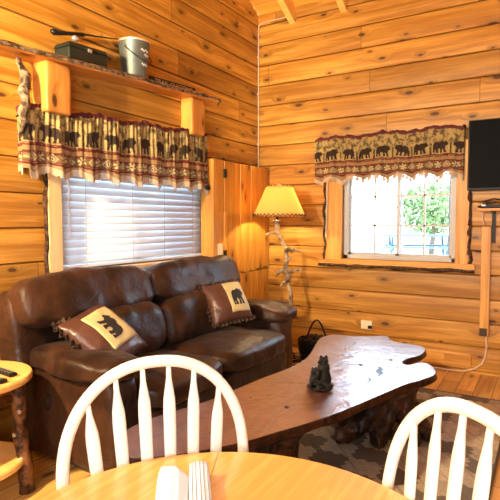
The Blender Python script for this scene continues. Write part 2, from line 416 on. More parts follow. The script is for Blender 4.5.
m = MB()
hy = RY/2; top = EAVE+SL*(-hy)
for sgn in (0, 1):
    y0, y1 = (0.2, hy) if sgn == 0 else (RY-.2, hy)
    z0 = EAVE-.1
    m.add([(-.2, y0, z0), (RX+.2, y0, z0), (RX+.2, y1, top), (-.2, y1, top), (-.2, y0, z0+.08), (RX+.2, y0, z0+.08), (RX+.2, y1, top+.08), (-.2, y1, top+.08)],
          [(0, 1, 2, 3), (4, 5, 6, 7), (0, 1, 5, 4), (2, 3, 7, 6), (0, 3, 7, 4), (1, 2, 6, 5)])
tag(m.build('ceiling', 'ceil'), kind='structure')
for i in range(8):
    x = .435+.575*i
    m = MB(); t = 3.4
    m.add([(x-.035, -.0, 3.48), (x+.035, 0, 3.48), (x+.035, 0, 3.66), (x-.035, 0, 3.66), (x-.035, -t, 3.48+SL*t), (x+.035, -t, 3.48+SL*t), (x+.035, -t, 3.66+SL*t), (x-.035, -t, 3.66+SL*t)],
          [(0, 1, 2, 3), (4, 7, 6, 5), (0, 4, 5, 1), (3, 2, 6, 7), (0, 3, 7, 4), (1, 5, 6, 2)])
    tag(m.build('rafter', 'rafter', bevel=.004), kind='structure')

# ------------------------------------------------------------------ window 1 (left wall)
w1 = thing('window_1', None, None, (0, -1.85, 1.045), kind='structure')
def edge_poly(u0, u1, z0, z1, side, amp, seed):
    """casing outline whose outer side is a live edge; side 'l','r','b'"""
    P = []; n = 22
    if side == 'l':
        P = [(u1, z0), (u1, z1)]+[(u0+amp*noise.noise(Vector((i*.45, seed, 0))), z1+(z0-z1)*i/n) for i in range(n+1)]
    elif side == 'r':
        P = [(u0, z1), (u0, z0)]+[(u1+amp*noise.noise(Vector((i*.45, seed, 0))), z0+(z1-z0)*i/n) for i in range(n+1)]
    else:
        P = [(u1, z1), (u0, z1)]+[(u0+(u1-u0)*i/n, z0+amp*noise.noise(Vector((i*.45, seed, 0)))) for i in range(n+1)]
    return P
def slab_on(axis, poly, d0, d1):
    m = MB(); n = len(poly)
    f = (lambda u, z, d: (u, -d, z)) if axis == 0 else (lambda u, z, d: (d, u, z))
    m.add([f(u, z, d0) for u, z in poly]+[f(u, z, d1) for u, z in poly], [tuple(range(n)), tuple(range(n, 2*n))]+[(i, (i+1) % n, n+(i+1) % n, n+i) for i in range(n)])
    return m
def rim(axis, poly, i0, i1, d, rad, name, mat, par):
    f = (lambda u, z: (u, -d, z)) if axis == 0 else (lambda u, z: (d, u, z))
    m = MB(); m.tube([f(*poly[i]) for i in range(i0, i1)], [rad*(1+.5*noise.noise(Vector((i*.9, 3, rad*99)))) for i in range(i0, i1)], 8, jit=.5)
    return m.build(name, mat, par, smooth=True)
pl = edge_poly(-2.80, -2.695, 1.0, 2.13, 'l', .015, 2.)
cs = slab_on(1, pl, .012, .05).build('casing', 'casing_vl', w1, bevel=.004); rim(1, pl, 2, len(pl), .026, .018, 'bark_edge', 'bark', cs)
slab_on(1, [(-2.695, 2.05), (-1.0, 2.05), (-1.0, 2.13), (-2.695, 2.13)], .012, .05).build('casing', 'casing', w1)
MB().box((-.02, -1.85, 1.03), (.20, 1.72, .03)).build('sill', 'casing_vl', w1, bevel=.003)
m = MB()
for yy in (-2.68, -1.85, -1.02): m.box((-.10, yy, 1.55), (.05, .045, 1.0))
for zz in (1.07, 2.03): m.box((-.10, -1.85, zz), (.05, 1.68, .045))
m.build('window_frame', 'vinyl', w1)
MB().box((-.11, -1.85, 1.55), (.006, 1.64, .96)).build('pane', 'glass', w1)

# blinds
bl = thing('window_blind', 'closed white horizontal slat blind hanging behind the sofa', 'blind', (-.03, -1.85, 2.04))
MB().box((-.03, -1.85, 2.02), (.055, 1.66, .05)).build('headrail', 'slat', bl)
m = MB(); z = 1.985; rt = Matrix.Rotation(R_(60), 3, 'Y')
while z > 1.09:
    def sl(u, v, z=z):
        p = rt @ Vector(((v-.5)*.066, 0, .008*math.sin(math.pi*v))); return (p.x-.03, -2.68+u*1.66, p.z+z)
    m.grid(sl, 1, 5); z -= .054
m.build('slats', 'slat', bl, smooth=True, solid=.0028)
MB().box((-.03, -1.85, 1.066), (.05, 1.66, .022)).build('bottom_rail', 'slat', bl, bevel=.003)
for yy in (-2.45, -1.98, -1.6, -1.2):
    MB().tube([(-.002, yy, 2.0), (-.002, yy, 1.07)], .0018, 5).build('ladder_cord', 'vinyl', bl)
MB().tube([(.004, -2.60, 1.95), (.008, -2.60, 1.27)], .004, 6).build('wand', 'conduit', bl)

# ------------------------------------------------------------------ window 2 (back wall)
w2 = thing('window_2', None, None, (1.565, 0, 1.005), kind='structure')
pl = edge_poly(.835, 1.02, .985, 2.12, 'l', .02, 7.)
cs = slab_on(0, pl, .012, .045).build('casing', 'casing_v', w2, bevel=.004); rim(0, pl, 2, len(pl), .038, .015, 'bark_edge', 'bark', cs)
pl = edge_poly(2.11, 2.225, .985, 2.12, 'r', .03, 12.)
cs = slab_on(0, pl, .012, .045).build('casing', 'casing_v', w2, bevel=.004); rim(0, pl, 2, len(pl), .028, .020, 'bark_edge', 'bark', cs)
pl = edge_poly(.77, 2.28, .935, 1.0, 'b', .014, 21.)
cs = slab_on(0, pl, .012, .05).build('casing', 'casing', w2, bevel=.004); rim(0, pl, 2, len(pl), .045, .017, 'bark_edge', 'bark', cs)
slab_on(0, [(1.02, 2.05), (2.11, 2.05), (2.11, 2.13), (1.02, 2.13)], .012, .045).build('casing', 'casing', w2)
m = MB()
for a, b, c, d in ((1.02, 1.065, 1.005, 2.05), (2.07, 2.11, 1.005, 2.05), (1.02, 2.11, 1.005, 1.045), (1.02, 2.11, 2.01, 2.05)): m.box(((a+b)/2, .07, (c+d)/2), (b-a, .10, d-c))
m.build('window_frame', 'vinyl', w2, bevel=.003)
def sash(x0, x1, y, name):
    m = MB(); t = .03
    for a, b, c, d in ((x0, x0+t, 1.04, 2.02), (x1-t, x1, 1.04, 2.02), (x0, x1, 1.04, 1.04+t), (x0, x1, 1.99, 2.02)): m.box(((a+b)/2, y, (c+d)/2), (b-a, .028, d-c))
    s = m.build(name, 'vinyl', w2, bevel=.003); g = MB(); xm = (x0+x1)/2
    g.box((xm, y, 1.53), (.019, .016, .96))
    for zz in (1.345, 1.635, 1.86): g.box((xm, y, zz), (x1-x0, .016, .017))
    g.build('muntin', 'vinyl', s)
    MB().box((xm, y, 1.53), (x1-x0-.03, .004, .96)).build('pane', 'glass', s)
sash(1.055, 1.60, .085, 'sash'); sash(1.555, 2.08, .05, 'sash')
wd = MB().tube([(.872, -.07, 1.80), (.858, -.065, 1.225)], [.006, .008], 8).build('curtain_wand', 'vinyl'); tag(wd, 'thin white wand hanging at left of the back window', 'wand')

# ------------------------------------------------------------------ corner door (boxed out, plank built)
dr = thing('door_1', None, None, (.08, -.55, 0), kind='structure')
MB().box((.068, -.545, .985), (.130, 1.075, 1.97)).build('door_box', 'door', dr, bevel=.004)
MB().box((.142, -1.0, .985), (.022, .17, 1.97)).build('side_plank', 'door', dr, bevel=.004)
def board(y0, y1, z0, z1, x, wav):
    n = 8; P = [(y0+(y1-y0)*i/n, z0+wav*math.sin(i*.9+y0*9)) for i in range(n+1)]+[(y1, z1), (y0, z1)]
    return slab_on(1, P, x-.012, x+.012).build('door_board', 'door', dr, bevel=.003)
board(-.905, -.625, .02, 1.965, .145, 0)
board(-.62, -.42, .865, 1.965, .150, .012); board(-.415, -.235, .875, 1.965, .153, .012); board(-.23, -.02, .885, 1.965, .150, .012)
for k, zz in enumerate((.28, .56, .80)): pass
MB().box((.145, -.32, .44), (.014, .60, .84)).build('lower_panel', 'door', dr, bevel=.003)
for zz in (1.845, 1.065):
    MB().box((.163, -.905, zz), (.012, .05, .085)).build('hinge', 'black', dr, bevel=.004)

# ------------------------------------------------------------------ valances
def valance(name, path, ztop, zbot, label, seed, bears_dir, sag=0.):
    """path = polyline in x,y ; cloth hangs along it"""
    t = thing(name, label, 'valance', (path[0][0], path[0][1], ztop))
    pts = [Vector((p[0], p[1], 0)) for p in path]; L = [0]
    for a, b in zip(pts, pts[1:]): L.append(L[-1]+(b-a).length)
    tot = L[-1]
    def at(s):
        for i in range(len(L)-1):
            if s <= L[i+1] or i == len(L)-2:
                k = (s-L[i])/(L[i+1]-L[i]); d = (pts[i+1]-pts[i]).normalized(); return pts[i]+(pts[i+1]-pts[i])*k, Vector((d.y, -d.x, 0))
    H = ztop-zbot; nu = int(tot/.0048); nv = int(H/.0048)
    rnd = random.Random(seed); ph = [rnd.uniform(0, 6) for _ in range(4)]
    def fold(s, v):
        a = .004+.017*v
        return 1.15*a*math.sin(2*math.pi*s/.21+1.5*math.sin(s*2.7+ph[0])+ph[1])+.5*a*math.sin(2*math.pi*s/.083+ph[2]) + .006*(1-v)*math.sin(2*math.pi*s/.037+ph[3])
    def scal(s): return .048*abs(math.sin(math.pi*s/.23+ph[0]))
    def pos(s, v):
        p, nrm = at(s); k = v
        dz = H*v - (scal(s) if v > .8 else 0)*(v-.8)/.2 + (.006*math.sin(s*40+ph[1])+.010*math.sin(s*13+ph[2]))*(1-v)
        e = min(1, s/.05, (tot-s)/.05); q_ = p - nrm*(fold(s, v)*max(e, .2)) * -1
        return (q_.x, q_.y, ztop + sag*(s/tot) *(1-v) - dz)
    m = MB(); m.grid(lambda a, b: pos(a*tot, b), nu, nv)
    ob = m.build('cloth', 'fabric', t, smooth=True, solid=.003)
    # woven pattern
    s = np.tile(np.linspace(0, tot, nu+1), nv+1); v = np.repeat(np.linspace(0, 1, nv+1), nu+1)
    rg = np.random.default_rng(seed); col = np.zeros((len(s), 3))
    nz = np.array([noise.noise(Vector((a*26, b*9, seed))) for a, b in zip(s, v)]); nz2 = np.array([noise.noise(Vector((a*70, b*26, seed+5))) for a, b in zip(s, v)])
    base = np.array([.44, .32, .12]); ol = np.array([.10, .075, .025]); dk = np.array([.028, .014, .007]); bu = np.array([.13, .010, .014]); tan = np.array([.33, .20, .075]); crm = np.array([.66, .55, .28])
    k = np.clip((nz+.12+nz2*.8)*2.2, 0, 1)[:, None]; trees = base*(1-k)+ol*k
    col[:] = base*(.93+.2*nz2[:, None])
    sel = (v < .34); fade = np.clip((.36-v)/.12, 0, 1)[:, None]
    col = np.where(sel[:, None], trees*fade+col*(1-fade), col)
    # trunks between bears
    per = .175
    bx = (s/per) % 1.0; row = np.floor(s/per); fl = (row % 3 != bears_dir)
    X = (bx-.08)/.78; X = np.where(fl, X, 1-X); Y = (.505-v)*H/(per*.78)/.9
    bear = in_poly(X, Y*1.0, BEAR)
    tk = ((bx > .93) | (bx < .03)) & (v > .30) & (v < .52) & (nz2 > -.25)
    col[tk] = ol*.7
    col[bear] = dk
    def band(a, b, c_):
        w = (v+.004*nz2 > a) & (v+.004*nz2 < b); col[w] = c_
    band(.52, .575, bu); band(.545, .552, tan); band(.575, .65, tan)
    w = (v > .575) & (v < .645) & (np.abs(((s/.058) % 1)-.5) < .22+.1*nz2) ; col[w] = np.array([.30, .20, .08])
    band(.65, .695, bu); band(.672, .677, tan); band(.69, .815, np.array([.15, .10, .035]))
    cellx = ((s/.078) % 1)-.5; celly = (v-.752)*H/.078
    r = np.abs(cellx)*1.0+np.abs(celly)*1.0; rr = np.hypot(cellx, celly)
    odd = (np.floor(s/.078) % 2 == 0)
    col[(r < .46) & ~odd] = crm*.75; col[(r < .36) & ~odd] = np.array([.22, .15, .08]); col[(rr < .16)] = crm
    col[(rr < .40) & odd & (np.sin(6*np.arctan2(celly, cellx+1e-6)) > .1)] = crm; col[(rr < .09)] = bu
    band(.815, .90, bu); band(.845, .852, tan); band(.90, 1.1, np.array([.34, .23, .11]))
    col = np.clip(col*(1+.25*nz2[:, None]), 0, 1)
    at_ = ob.data.color_attributes.new('Col', 'FLOAT_COLOR', 'POINT')
    at_.data.foreach_set('color', np.c_[col, np.ones(len(col))].ravel())
    # rod pocket trim
    m = MB(); n = int(tot/.012)
    def tp(a, b):
        p = Vector(pos(a*tot, 0)); _, nr = at(a*tot); w = a*tot
        return (p.x+nr.x*(.006*math.sin(w*60+b*2)), p.y+nr.y*(.006*math.sin(w*60+b*2)), p.z-.006+.034*b*(1+.5*noise.noise(Vector((w*20, 1, seed)))))
    m.grid(tp, n, 3); m.build('header_trim', 'burgundy', t, smooth=True, solid=.004)
    # fringe
    m = MB(); w = 0.; 
    while w < tot:
        a = Vector(pos(w, 1.)); b = Vector(pos(min(w+.0045, tot), 1.)); l = rnd.uniform(.034, .052)
        dx = rnd.uniform(-.006, .006); d = (b-a)
        m.add([a+Vector((0, 0, .008)), b+Vector((0, 0, .008)), b+Vector((d.x*.2, d.y*.2, -l))+d*dx*60, a+Vector((0, 0, -l))+d*dx*60], [(0, 1, 2, 3)]); w += .0058
    m.build('fringe', 'fringe', t, solid=.002)
    m = MB(); ox, oy = (-.024, 0) if path[0][0] < .1 else (0, .024); m.tube([(max(p[0]+ox, .016), min(p[1]+oy, -.016), ztop-.035+sag*(l/tot)) for p, l in zip(path, L)], .006, 8); m.build('rod', 'iron', t)
    return t
valance('window_valance', [(.018, -2.99), (.105, -2.99), (.105, -1.11), (.018, -1.11)], 2.065, 1.685, 'long bear-patterned burgundy and tan valance over the white blind', 3, 1, sag=.115)
valance('window_valance', [(.735, -.018), (.735, -.085), (2.17, -.085), (2.17, -.018)], 2.215, 1.795, 'shorter bear-patterned valance over the back window beside the television', 8, 2, sag=.01)
br = MB().tube([(.02, -1.10, 1.70), (.08, -1.10, 1.70), (.09, -1.10, 1.73)], .014, 8)
ellipsoid(br, (.095, -1.10, 1.70), (.028, .028, .028))
tag(br.build('curtain_hook', 'iron', smooth=True), 'small black hook on the wall below the right end of the long valance', 'hook')

# ------------------------------------------------------------------ shelf above the left window
def shz(y): return 2.365+(y+3.1)*.060     # the shelf climbs a little towards the corner
sh = thing('wall_shelf', 'long live-edge wood shelf on two log brackets above the left window', 'shelf', (.0, -2.0, 2.42))
m = MB(); n = 60; vs = []
for i in range(n+1):
    y = -4.3+(3.43)*i/n
    e = 1 if y < -1.05 else max(.25, (-.84-y)/.21)
    xo = (.205+.02*noise.noise(Vector((y*4, 1, 0)))+.008*noise.noise(Vector((y*17, 5, 0))))*e
    z = shz(y)
    vs += [(.015, y, z), (xo-.012, y, z), (xo+.004, y, z+.018), (xo-.008, y, z+.038), (.015, y, z+.04)]
fs = [(i*5+k, i*5+(k+1) % 5, (i+1)*5+(k+1) % 5, (i+1)*5+k) for i in range(n) for k in range(5)]+[(4, 3, 2, 1, 0), tuple(n*5+k for k in range(5))]
m.add(vs, fs); so = m.build('shelf_board', 'shelf', sh)
m = MB(); m.tube([(vs[i*5+2][0]-.003, vs[i*5+2][1], vs[i*5+2][2]+.002) for i in range(n+1)], [.021*(1+.35*noise.noise(Vector((i*.8, 0, 4)))) for i in range(n+1)], 8, jit=.7, flat=.45); m.build('bark_edge', 'greybark', so, smooth=True)
def logpost(y, w, z0, z1, d, mat='post'):
    def fn(q_): return (q_.x, q_.y*(1+.06*noise.noise(Vector((q_.z*2, y, 0)))), q_.z)
    V, F = superbox((.015+d/2, y, (z0+z1)/2), (d/2, w/2, (z1-z0)/2), 14, 12, None, fn, .006, 7)
    return MB().add(V, F).build('log_bracket', mat, sh, smooth=True)
logpost(-2.785, .19, 2.07, 2.385, .145); logpost(-1.295, .20, 2.15, 2.475, .13)

# green tackle box
tb = thing('tackle_box', 'dark green tackle box on the high shelf beside the bucket', 'box', (.11, -2.56, 2.46))
zb = shz(-2.56)+.043
rb = Matrix.Rotation(R_(3), 3, 'X')
MB().box((.11, -2.56, zb+.04), (.15, .33, .075), rb, .97).build('box_body', 'green_plastic', tb, bevel=.008)
MB().box((.11, -2.56, zb+.093), (.158, .34, .032), rb, .90).build('lid', 'green_plastic', tb, bevel=.008)
MB().tube([(.11, -2.64, zb+.108), (.11, -2.635, zb+.116), (.11, -2.49, zb+.124), (.11, -2.485, zb+.114)], .006, 6).build('handle', 'black', tb)
MB().box((.192, -2.56, zb+.075), (.008, .03, .022)).build('latch', 'silver', tb)
# fishing rod lying on the box
fr_ = thing('fishing_rod', 'short black rod with a thick grip lying across the tackle box', 'fishing rod', (.10, -2.6, 2.62))
z0 = zb+.155
MB().tube([(.10, -2.79, z0-.004), (.10, -2.77, z0-.004), (.10, -2.73, z0+.002), (.10, -2.65, z0+.024), (.10, -2.53, z0+.052)], [.012, .021, .015, .012, .014], 10).build('grip', 'black', fr_, smooth=True)
MB().tube([(.10, -2.54, z0+.052), (.10, -2.215, z0+.120)], [.007, .004], 7).build('shaft', 'black', fr_)
m = MB(); ellipsoid(m, (.122, -2.62, z0-.004), (.02, .026, .02)); m.build('reel', 'silver', fr_, smooth=True)
for yy, zz in ((-2.37, z0+.088), (-2.23, z0+.117)): MB().tube([(.10, yy+.0+.008*math.cos(a*.7854), zz+.012+.010*math.sin(a*.7854)) for a in range(8)], .0015, 5, closed=True).build('line_guide', 'iron', fr_)
# bucket
bz = shz(-2.08)+.042; by = -2.075
bk = thing('bucket', 'grey galvanised metal bucket with wire handle on the high shelf', 'bucket', (.125, by, bz))
MB().lathe([(.0, 0), (.086, 0), (.090, .006), (.116, .245), (.119, .250), (.112, .250), (.086, .012), (0, .012)], (.125, by, bz), 40).build('bucket_body', 'galv', bk, smooth=True, angle=40)
MB().lathe([(.0, .235), (.111, .246), (.120, .248), (.122, .256), (.114, .266), (0.03, .27), (0, .27)], (.125, by, bz), 40).build('lid', 'galv_rim', bk, smooth=True, angle=50)
hp = []
for i in range(21):
    a = math.pi*i/20
    hp.append((.125+.0+.118*math.sin(a)+.012, by-.118*math.cos(a), bz+.205-.11*math.sin(a)))
MB().tube(hp, .0028, 6).build('bail_handle', 'iron', bk, smooth=True)
for s_ in (-1, 1): ellipsoid(MB(), (.135, by+s_*.114, bz+.205), (.012, .008, .012)).build('ear', 'galv', bk, smooth=True)
m = MB()
for a0, a1, z_, w_ in ((-.35, .35, .175, .012), (-.05, .42, .145, .010), (-.25, .35, .075, .012)):
    def lb(u, v, a0=a0, a1=a1, z_=z_, w_=w_):
        a = a0+(a1-a0)*u; zz = z_+w_*v+.006*math.sin(u*14); r = .0895+.0265*zz/.245+.0015
        return (.125+r*math.cos(a), by+r*math.sin(a), bz+zz)
    MB().grid(lb, 14, 1).build('label_mark', 'paper', bk, solid=.0008)
# small lettered board behind
sg = thing('lettered_sign', 'narrow dark board with pale lettering on the high shelf right of the bucket', 'sign', (.05, -1.5, 2.49))
rs = Matrix.Rotation(R_(3.), 3, 'X')
MB().box((.045, -1.52, shz(-1.52)+.078), (.018, .60, .075), rs).build('board', 'bearblack', sg, bevel=.002)
fc = bpy.data.curves.new('lettering', 'FONT'); fc.body = 'TRAIL CUSTOMS'; fc.size = .068; fc.align_x = 'CENTER'; fc.align_y = 'CENTER'; fc.extrude = .001
fc.materials.append(plain('sign_paint', (.42, .28, .15), .7)); fo = bpy.data.objects.new('lettering', fc); COL.objects.link(fo); fo.parent = sg
fo.location = Vector((.056, -1.52, shz(-1.52)+.078))-Vector(sg.location); fo.rotation_euler = (R_(90), 0, R_(90))
bpy.context.view_layer.update(); fm = bpy.data.meshes.new_from_object(fo.evaluated_get(bpy.context.evaluated_depsgraph_get())); fl = fo.location.copy(); bpy.data.objects.remove(fo)
fo = bpy.data.objects.new('lettering', fm); COL.objects.link(fo); fo.parent = sg; fo.location = fl; fo.rotation_euler = (Matrix.Rotation(R_(3), 4, 'X') @ Matrix.Rotation(R_(90), 4, 'Z') @ Matrix.Rotation(R_(90), 4, 'X')).to_euler()

# gnarled branch at the left end of the valance
m = MB(); bp = [(.05, -2.985, 2.38), (.07, -2.995, 2.33), (.09, -2.975, 2.28), (.10, -2.985, 2.22), (.10, -3.005, 2.16), (.11, -2.985, 2.10), (.115, -3.02, 2.04), (.12, -3.01, 1.98), (.10, -3.03, 1.90)]
m.tube(bp, [.008, .016, .026, .032, .034, .026, .022, .016, .008], 10, jit=.8)
m.tube([(.09, -2.975, 2.28), (.06, -2.93, 2.285), (.03, -2.90, 2.28)], [.014, .011, .008], 8, jit=.6)
m.tube([(.09, -2.98, 2.29), (.09, -3.03, 2.33), (.10, -3.04, 2.37)], [.010, .006, .003], 6)
tag(m.build('twisted_branch', 'greybark', smooth=True), 'twisted grey-brown branch upright at the left end of the long valance', 'branch')

# conduit in the corner
cd = MB().tube([(.03, -.035, 1.97), (.03, -.035, 3.50), (.04, -.035, 3.545), (.08, -.035, 3.562), (.40, -.035, 3.565)], .0065, 8)
cdo = thing('wiring_conduit', 'thin pale conduit rising in the room corner above the plank door', 'conduit', (.03, -.035, 1.97))
cd.build('pipe', 'conduit', cdo, smooth=True)
for zz in (2.25, 2.8, 3.2): MB().box((.028, -.034, zz), (.022, .026, .012)).build('clip', 'conduit', cdo)
# switch plate
sw = thing('light_switch', 'ivory light switch plate on the door side plank', 'switch', (.155, -1.0, 1.11))
MB().box((.158, -.985, 1.115), (.007, .078, .115)).build('plate', 'ivory', sw, bevel=.002)
MB().box((.165, -.985, 1.12), (.010, .012, .024)).build('toggle', 'ivory', sw)
# outlet on the back wall
ol = thing('wall_outlet', 'ivory surface-mounted outlet box low on the back wall', 'outlet', (1.30, -.03, .34))
MB().box((1.295, -.035, .345), (.115, .036, .085)).build('outlet_box', 'ivory', ol, bevel=.004)
for dx in (-.024, .024): MB().box((1.295+dx, -.055, .345), (.03, .005, .04)).build('socket', 'ivory', ol, bevel=.002)
MB().box((1.335, -.065, .33), (.035, .03, .03)).build('plug', 'black', ol, bevel=.003)

# ------------------------------------------------------------------ television and its shelf
tv = thing('television', 'black flat television mounted on the back wall right of the valance', 'television', (2.74, -.08, 1.96))
MB().box((2.745, -.085, 1.965), (1.07, .045, .615)).build('casing', 'black', tv, bevel=.006)
MB().box((2.745, -.1095, 1.97), (1.045, .005, .585)).build('screen', 'screen', tv)
MB().box((2.745, -.035, 1.95), (.4, .05, .3)).build('wall_mount', 'iron', tv)
ts = thing('bracket_shelf', 'small pine shelf on a black bracket under the television', 'shelf', (2.5, -.1, 1.48))
MB().box((2.56, -.105, 1.487), (.50, .18, .024)).build('shelf_board', 'casing', ts, bevel=.003)
for xx in (2.425, 2.72):
    MB().box((xx, -.026, 1.335), (.03, .014, .28)).build('bracket_leg', 'iron', ts); MB().box((xx, -.10, 1.470), (.03, .16, .012)).build('bracket_arm', 'iron', ts)
mb = thing('media_box', 'flat black media box with cables on the small shelf under the television', 'media box', (2.45, -.1, 1.5))
MB().box((2.46, -.10, 1.516), (.24, .14, .030)).build('case', 'black', mb, bevel=.006)
m = MB(); m.tube([(2.34, -.11, 1.505), (2.31, -.16, 1.512), (2.36, -.17, 1.535), (2.44, -.14, 1.545), (2.52, -.12, 1.54)], .006, 6); m.tube([(2.36, -.06, 1.51), (2.33, -.05, 1.56), (2.42, -.04, 1.585), (2.55, -.04, 1.56)], .006, 6); m.build('cable', 'black', mb, smooth=True)
MB().box((2.355, -.176, 1.524), (.03, .008, .010)).build('indicator', 'silver', mb)
cc = thing('cable_cover', 'narrow upright pine board hiding the cable below the television', 'cable cover', (2.37, -.03, .36))
MB().box((2.37, -.036, .85), (.075, .042, .98)).build('cover_board', 'casing_v', cc, bevel=.003)
MB().box((2.365, -.042, .395), (.062, .045, .07)).build('end_box', 'trunk', cc, bevel=.003)
cb = [(2.385, -.03, .36), (2.395, -.03, .27), (2.385, -.03, .17), (2.36, -.035, .10), (2.30, -.05, .05), (2.2, -.06, .015), (2.05, -.06, .012), (1.85, -.06, .012)]
tag(MB().tube(cb, .0075, 7).build('floor_cable', 'cable_w', smooth=True), 'pale cable curving down from the pine cable cover to the floor', 'cable')
tag(MB().tube([(2.335, -.036, 1.466), (2.337, -.038, 1.40), (2.352, -.04, 1.346)], .006, 6).build('short_cable', 'cable_w', smooth=True), 'short thin cable between the small shelf and the cable cover', 'cable')
m = slab_on(0, [(1.72, .035), (2.24, .035), (2.27, .05), (2.275, .16), (2.25, .175), (1.72, .175)], .0, .034)
tag(m.build('trim_1', 'casing', bevel=.012), kind='structure')

# ------------------------------------------------------------------ sofa
sf = thing('reclining_sofa', 'brown leather two-seat reclining sofa under the left window', 'sofa', (.55, -2.08, 0))
Y0, Y1, YM = -3.12, -1.0, -2.17
MB().add(*superbox((.53, (Y0+Y1)/2, .25), (.36, .98, .20), 9, 8)).build('base', 'leather_d', sf, smooth=True)
for yy, sg_ in ((Y0+.10, -1), (Y1-.12, 1)):
    arm = MB().add(*superbox((.535, yy, .30), (.415, .12, .275), 7, 14, None, lambda q_: (q_.x-(.02*q_.z), q_.y, q_.z), .012, 5, yy)).build('arm', 'leather', sf, smooth=True)
    def padf(q_): 
        return (q_.x, q_.y*(1+.10*math.sin(q_.x*2.2)), q_.z*(1-.14*q_.x*q_.x)+(.12*(1-q_.y*q_.y)*(1-q_.x*q_.x) if q_.z > 0 else 0)-.18*max(0, q_.x)**2)
    MB().add(*superbox((.575, yy+sg_*.0, .600), (.405, .165, .070), 3.6, 22, None, padf, .022, 6, yy)).build('arm_pad', 'leather', sf, smooth=True)
    if sg_ < 0:
        m = MB().lathe([(0, 0), (.030, 0), (.036, .004), (.036, .010), (.026, .012), (.022, .006), (0, .006)], (0, 0, 0), 20, 1., 1.3)
        m.v = [(.455+p[0], Y0-.018-p[2]+.004, .37+p[1]) for p in m.v]; m.build('recline_handle', 'black', arm, smooth=True)
for a, b, sd in ((Y0-.10, YM-.004, 1.), (YM+.004, Y1+.02, 2.)):
    yc, hw = (a+b)/2, (b-a)/2
    inner = (Y0+.20, YM-.006) if sd == 1. else (YM+.006, Y1-.235)
    iy, ih = (inner[0]+inner[1])/2, (inner[1]-inner[0])/2
    # shell of the back, head roll and lumbar pad, leaning to the wall
    MB().add(*superbox((.225, yc, .62), (.10, hw*.97, .37), 6, 10, Matrix.Rotation(R_(-6), 3, 'Y'))).build('back_shell', 'leather_d', sf, smooth=True)
    def roll(q_):
        dip = .05*abs(q_.y)**6
        return (q_.x*(1-.12*q_.z), q_.y, q_.z*(1-dip)+.05*(1-q_.y*q_.y)*(q_.z > 0))
    bk_ = MB().add(*superbox((.275, yc, .905), (.155, hw, .16), 4.4, 30, Matrix.Rotation(R_(-14), 3, 'Y'), roll, .020, 5.5, sd)).build('headrest', 'leather', sf, smooth=True)
    pts = [(.285+.165*math.cos(1.0)*1.05, yc-hw*.93+2*hw*.93*i/24, .90+.165*.86+.004*math.sin(i)) for i in range(25)]
    def lum(q_): return (q_.x*(1+.10*(1-q_.z*q_.z)), q_.y, q_.z)
    MB().add(*superbox((.385, iy, .63), (.165, ih*1.02, .20), 3.4, 26, Matrix.Rotation(R_(-12), 3, 'Y'), lum, .020, 6, sd+7)).build('back_cushion', 'leather', sf, smooth=True)
    wy = (a+inner[0])/2 if sd == 1. else (b+inner[1])/2
    wh = abs(inner[0]-a)/2+.02 if sd == 1. else abs(b-inner[1])/2+.01
    MB().add(*superbox((.215, wy, .74), (.10, wh, .25), 4.5, 18, Matrix.Rotation(R_(-9), 3, 'Y'), None, .018, 6, sd+3)).build('back_wing', 'leather', sf, smooth=True)
    def seat(q_): return (q_.x, q_.y, q_.z+(.22*(1-q_.y*q_.y)*(1-q_.x*q_.x*.6) if q_.z > 0 else 0)-.12*max(0, q_.x)**3)
    MB().add(*superbox((.73, iy, .405), (.335, ih, .085), 4.2, 26, None, seat, .012, 6, sd+11)).build('seat_cushion', 'leather', sf, smooth=True)
    MB().add(*superbox((.955, iy, .20), (.065, ih*.985, .145), 5, 18, Matrix.Rotation(R_(4), 3, 'Y'), None, .012, 6, sd+15)).build('footrest', 'leather_d', sf, smooth=True)
for xx in (.2, .85):
    for yy in (Y0+.15, Y1-.15): MB().lathe([(.03, 0), (.03, .06)], (xx, yy, 0), 12).build('foot', 'black', sf)

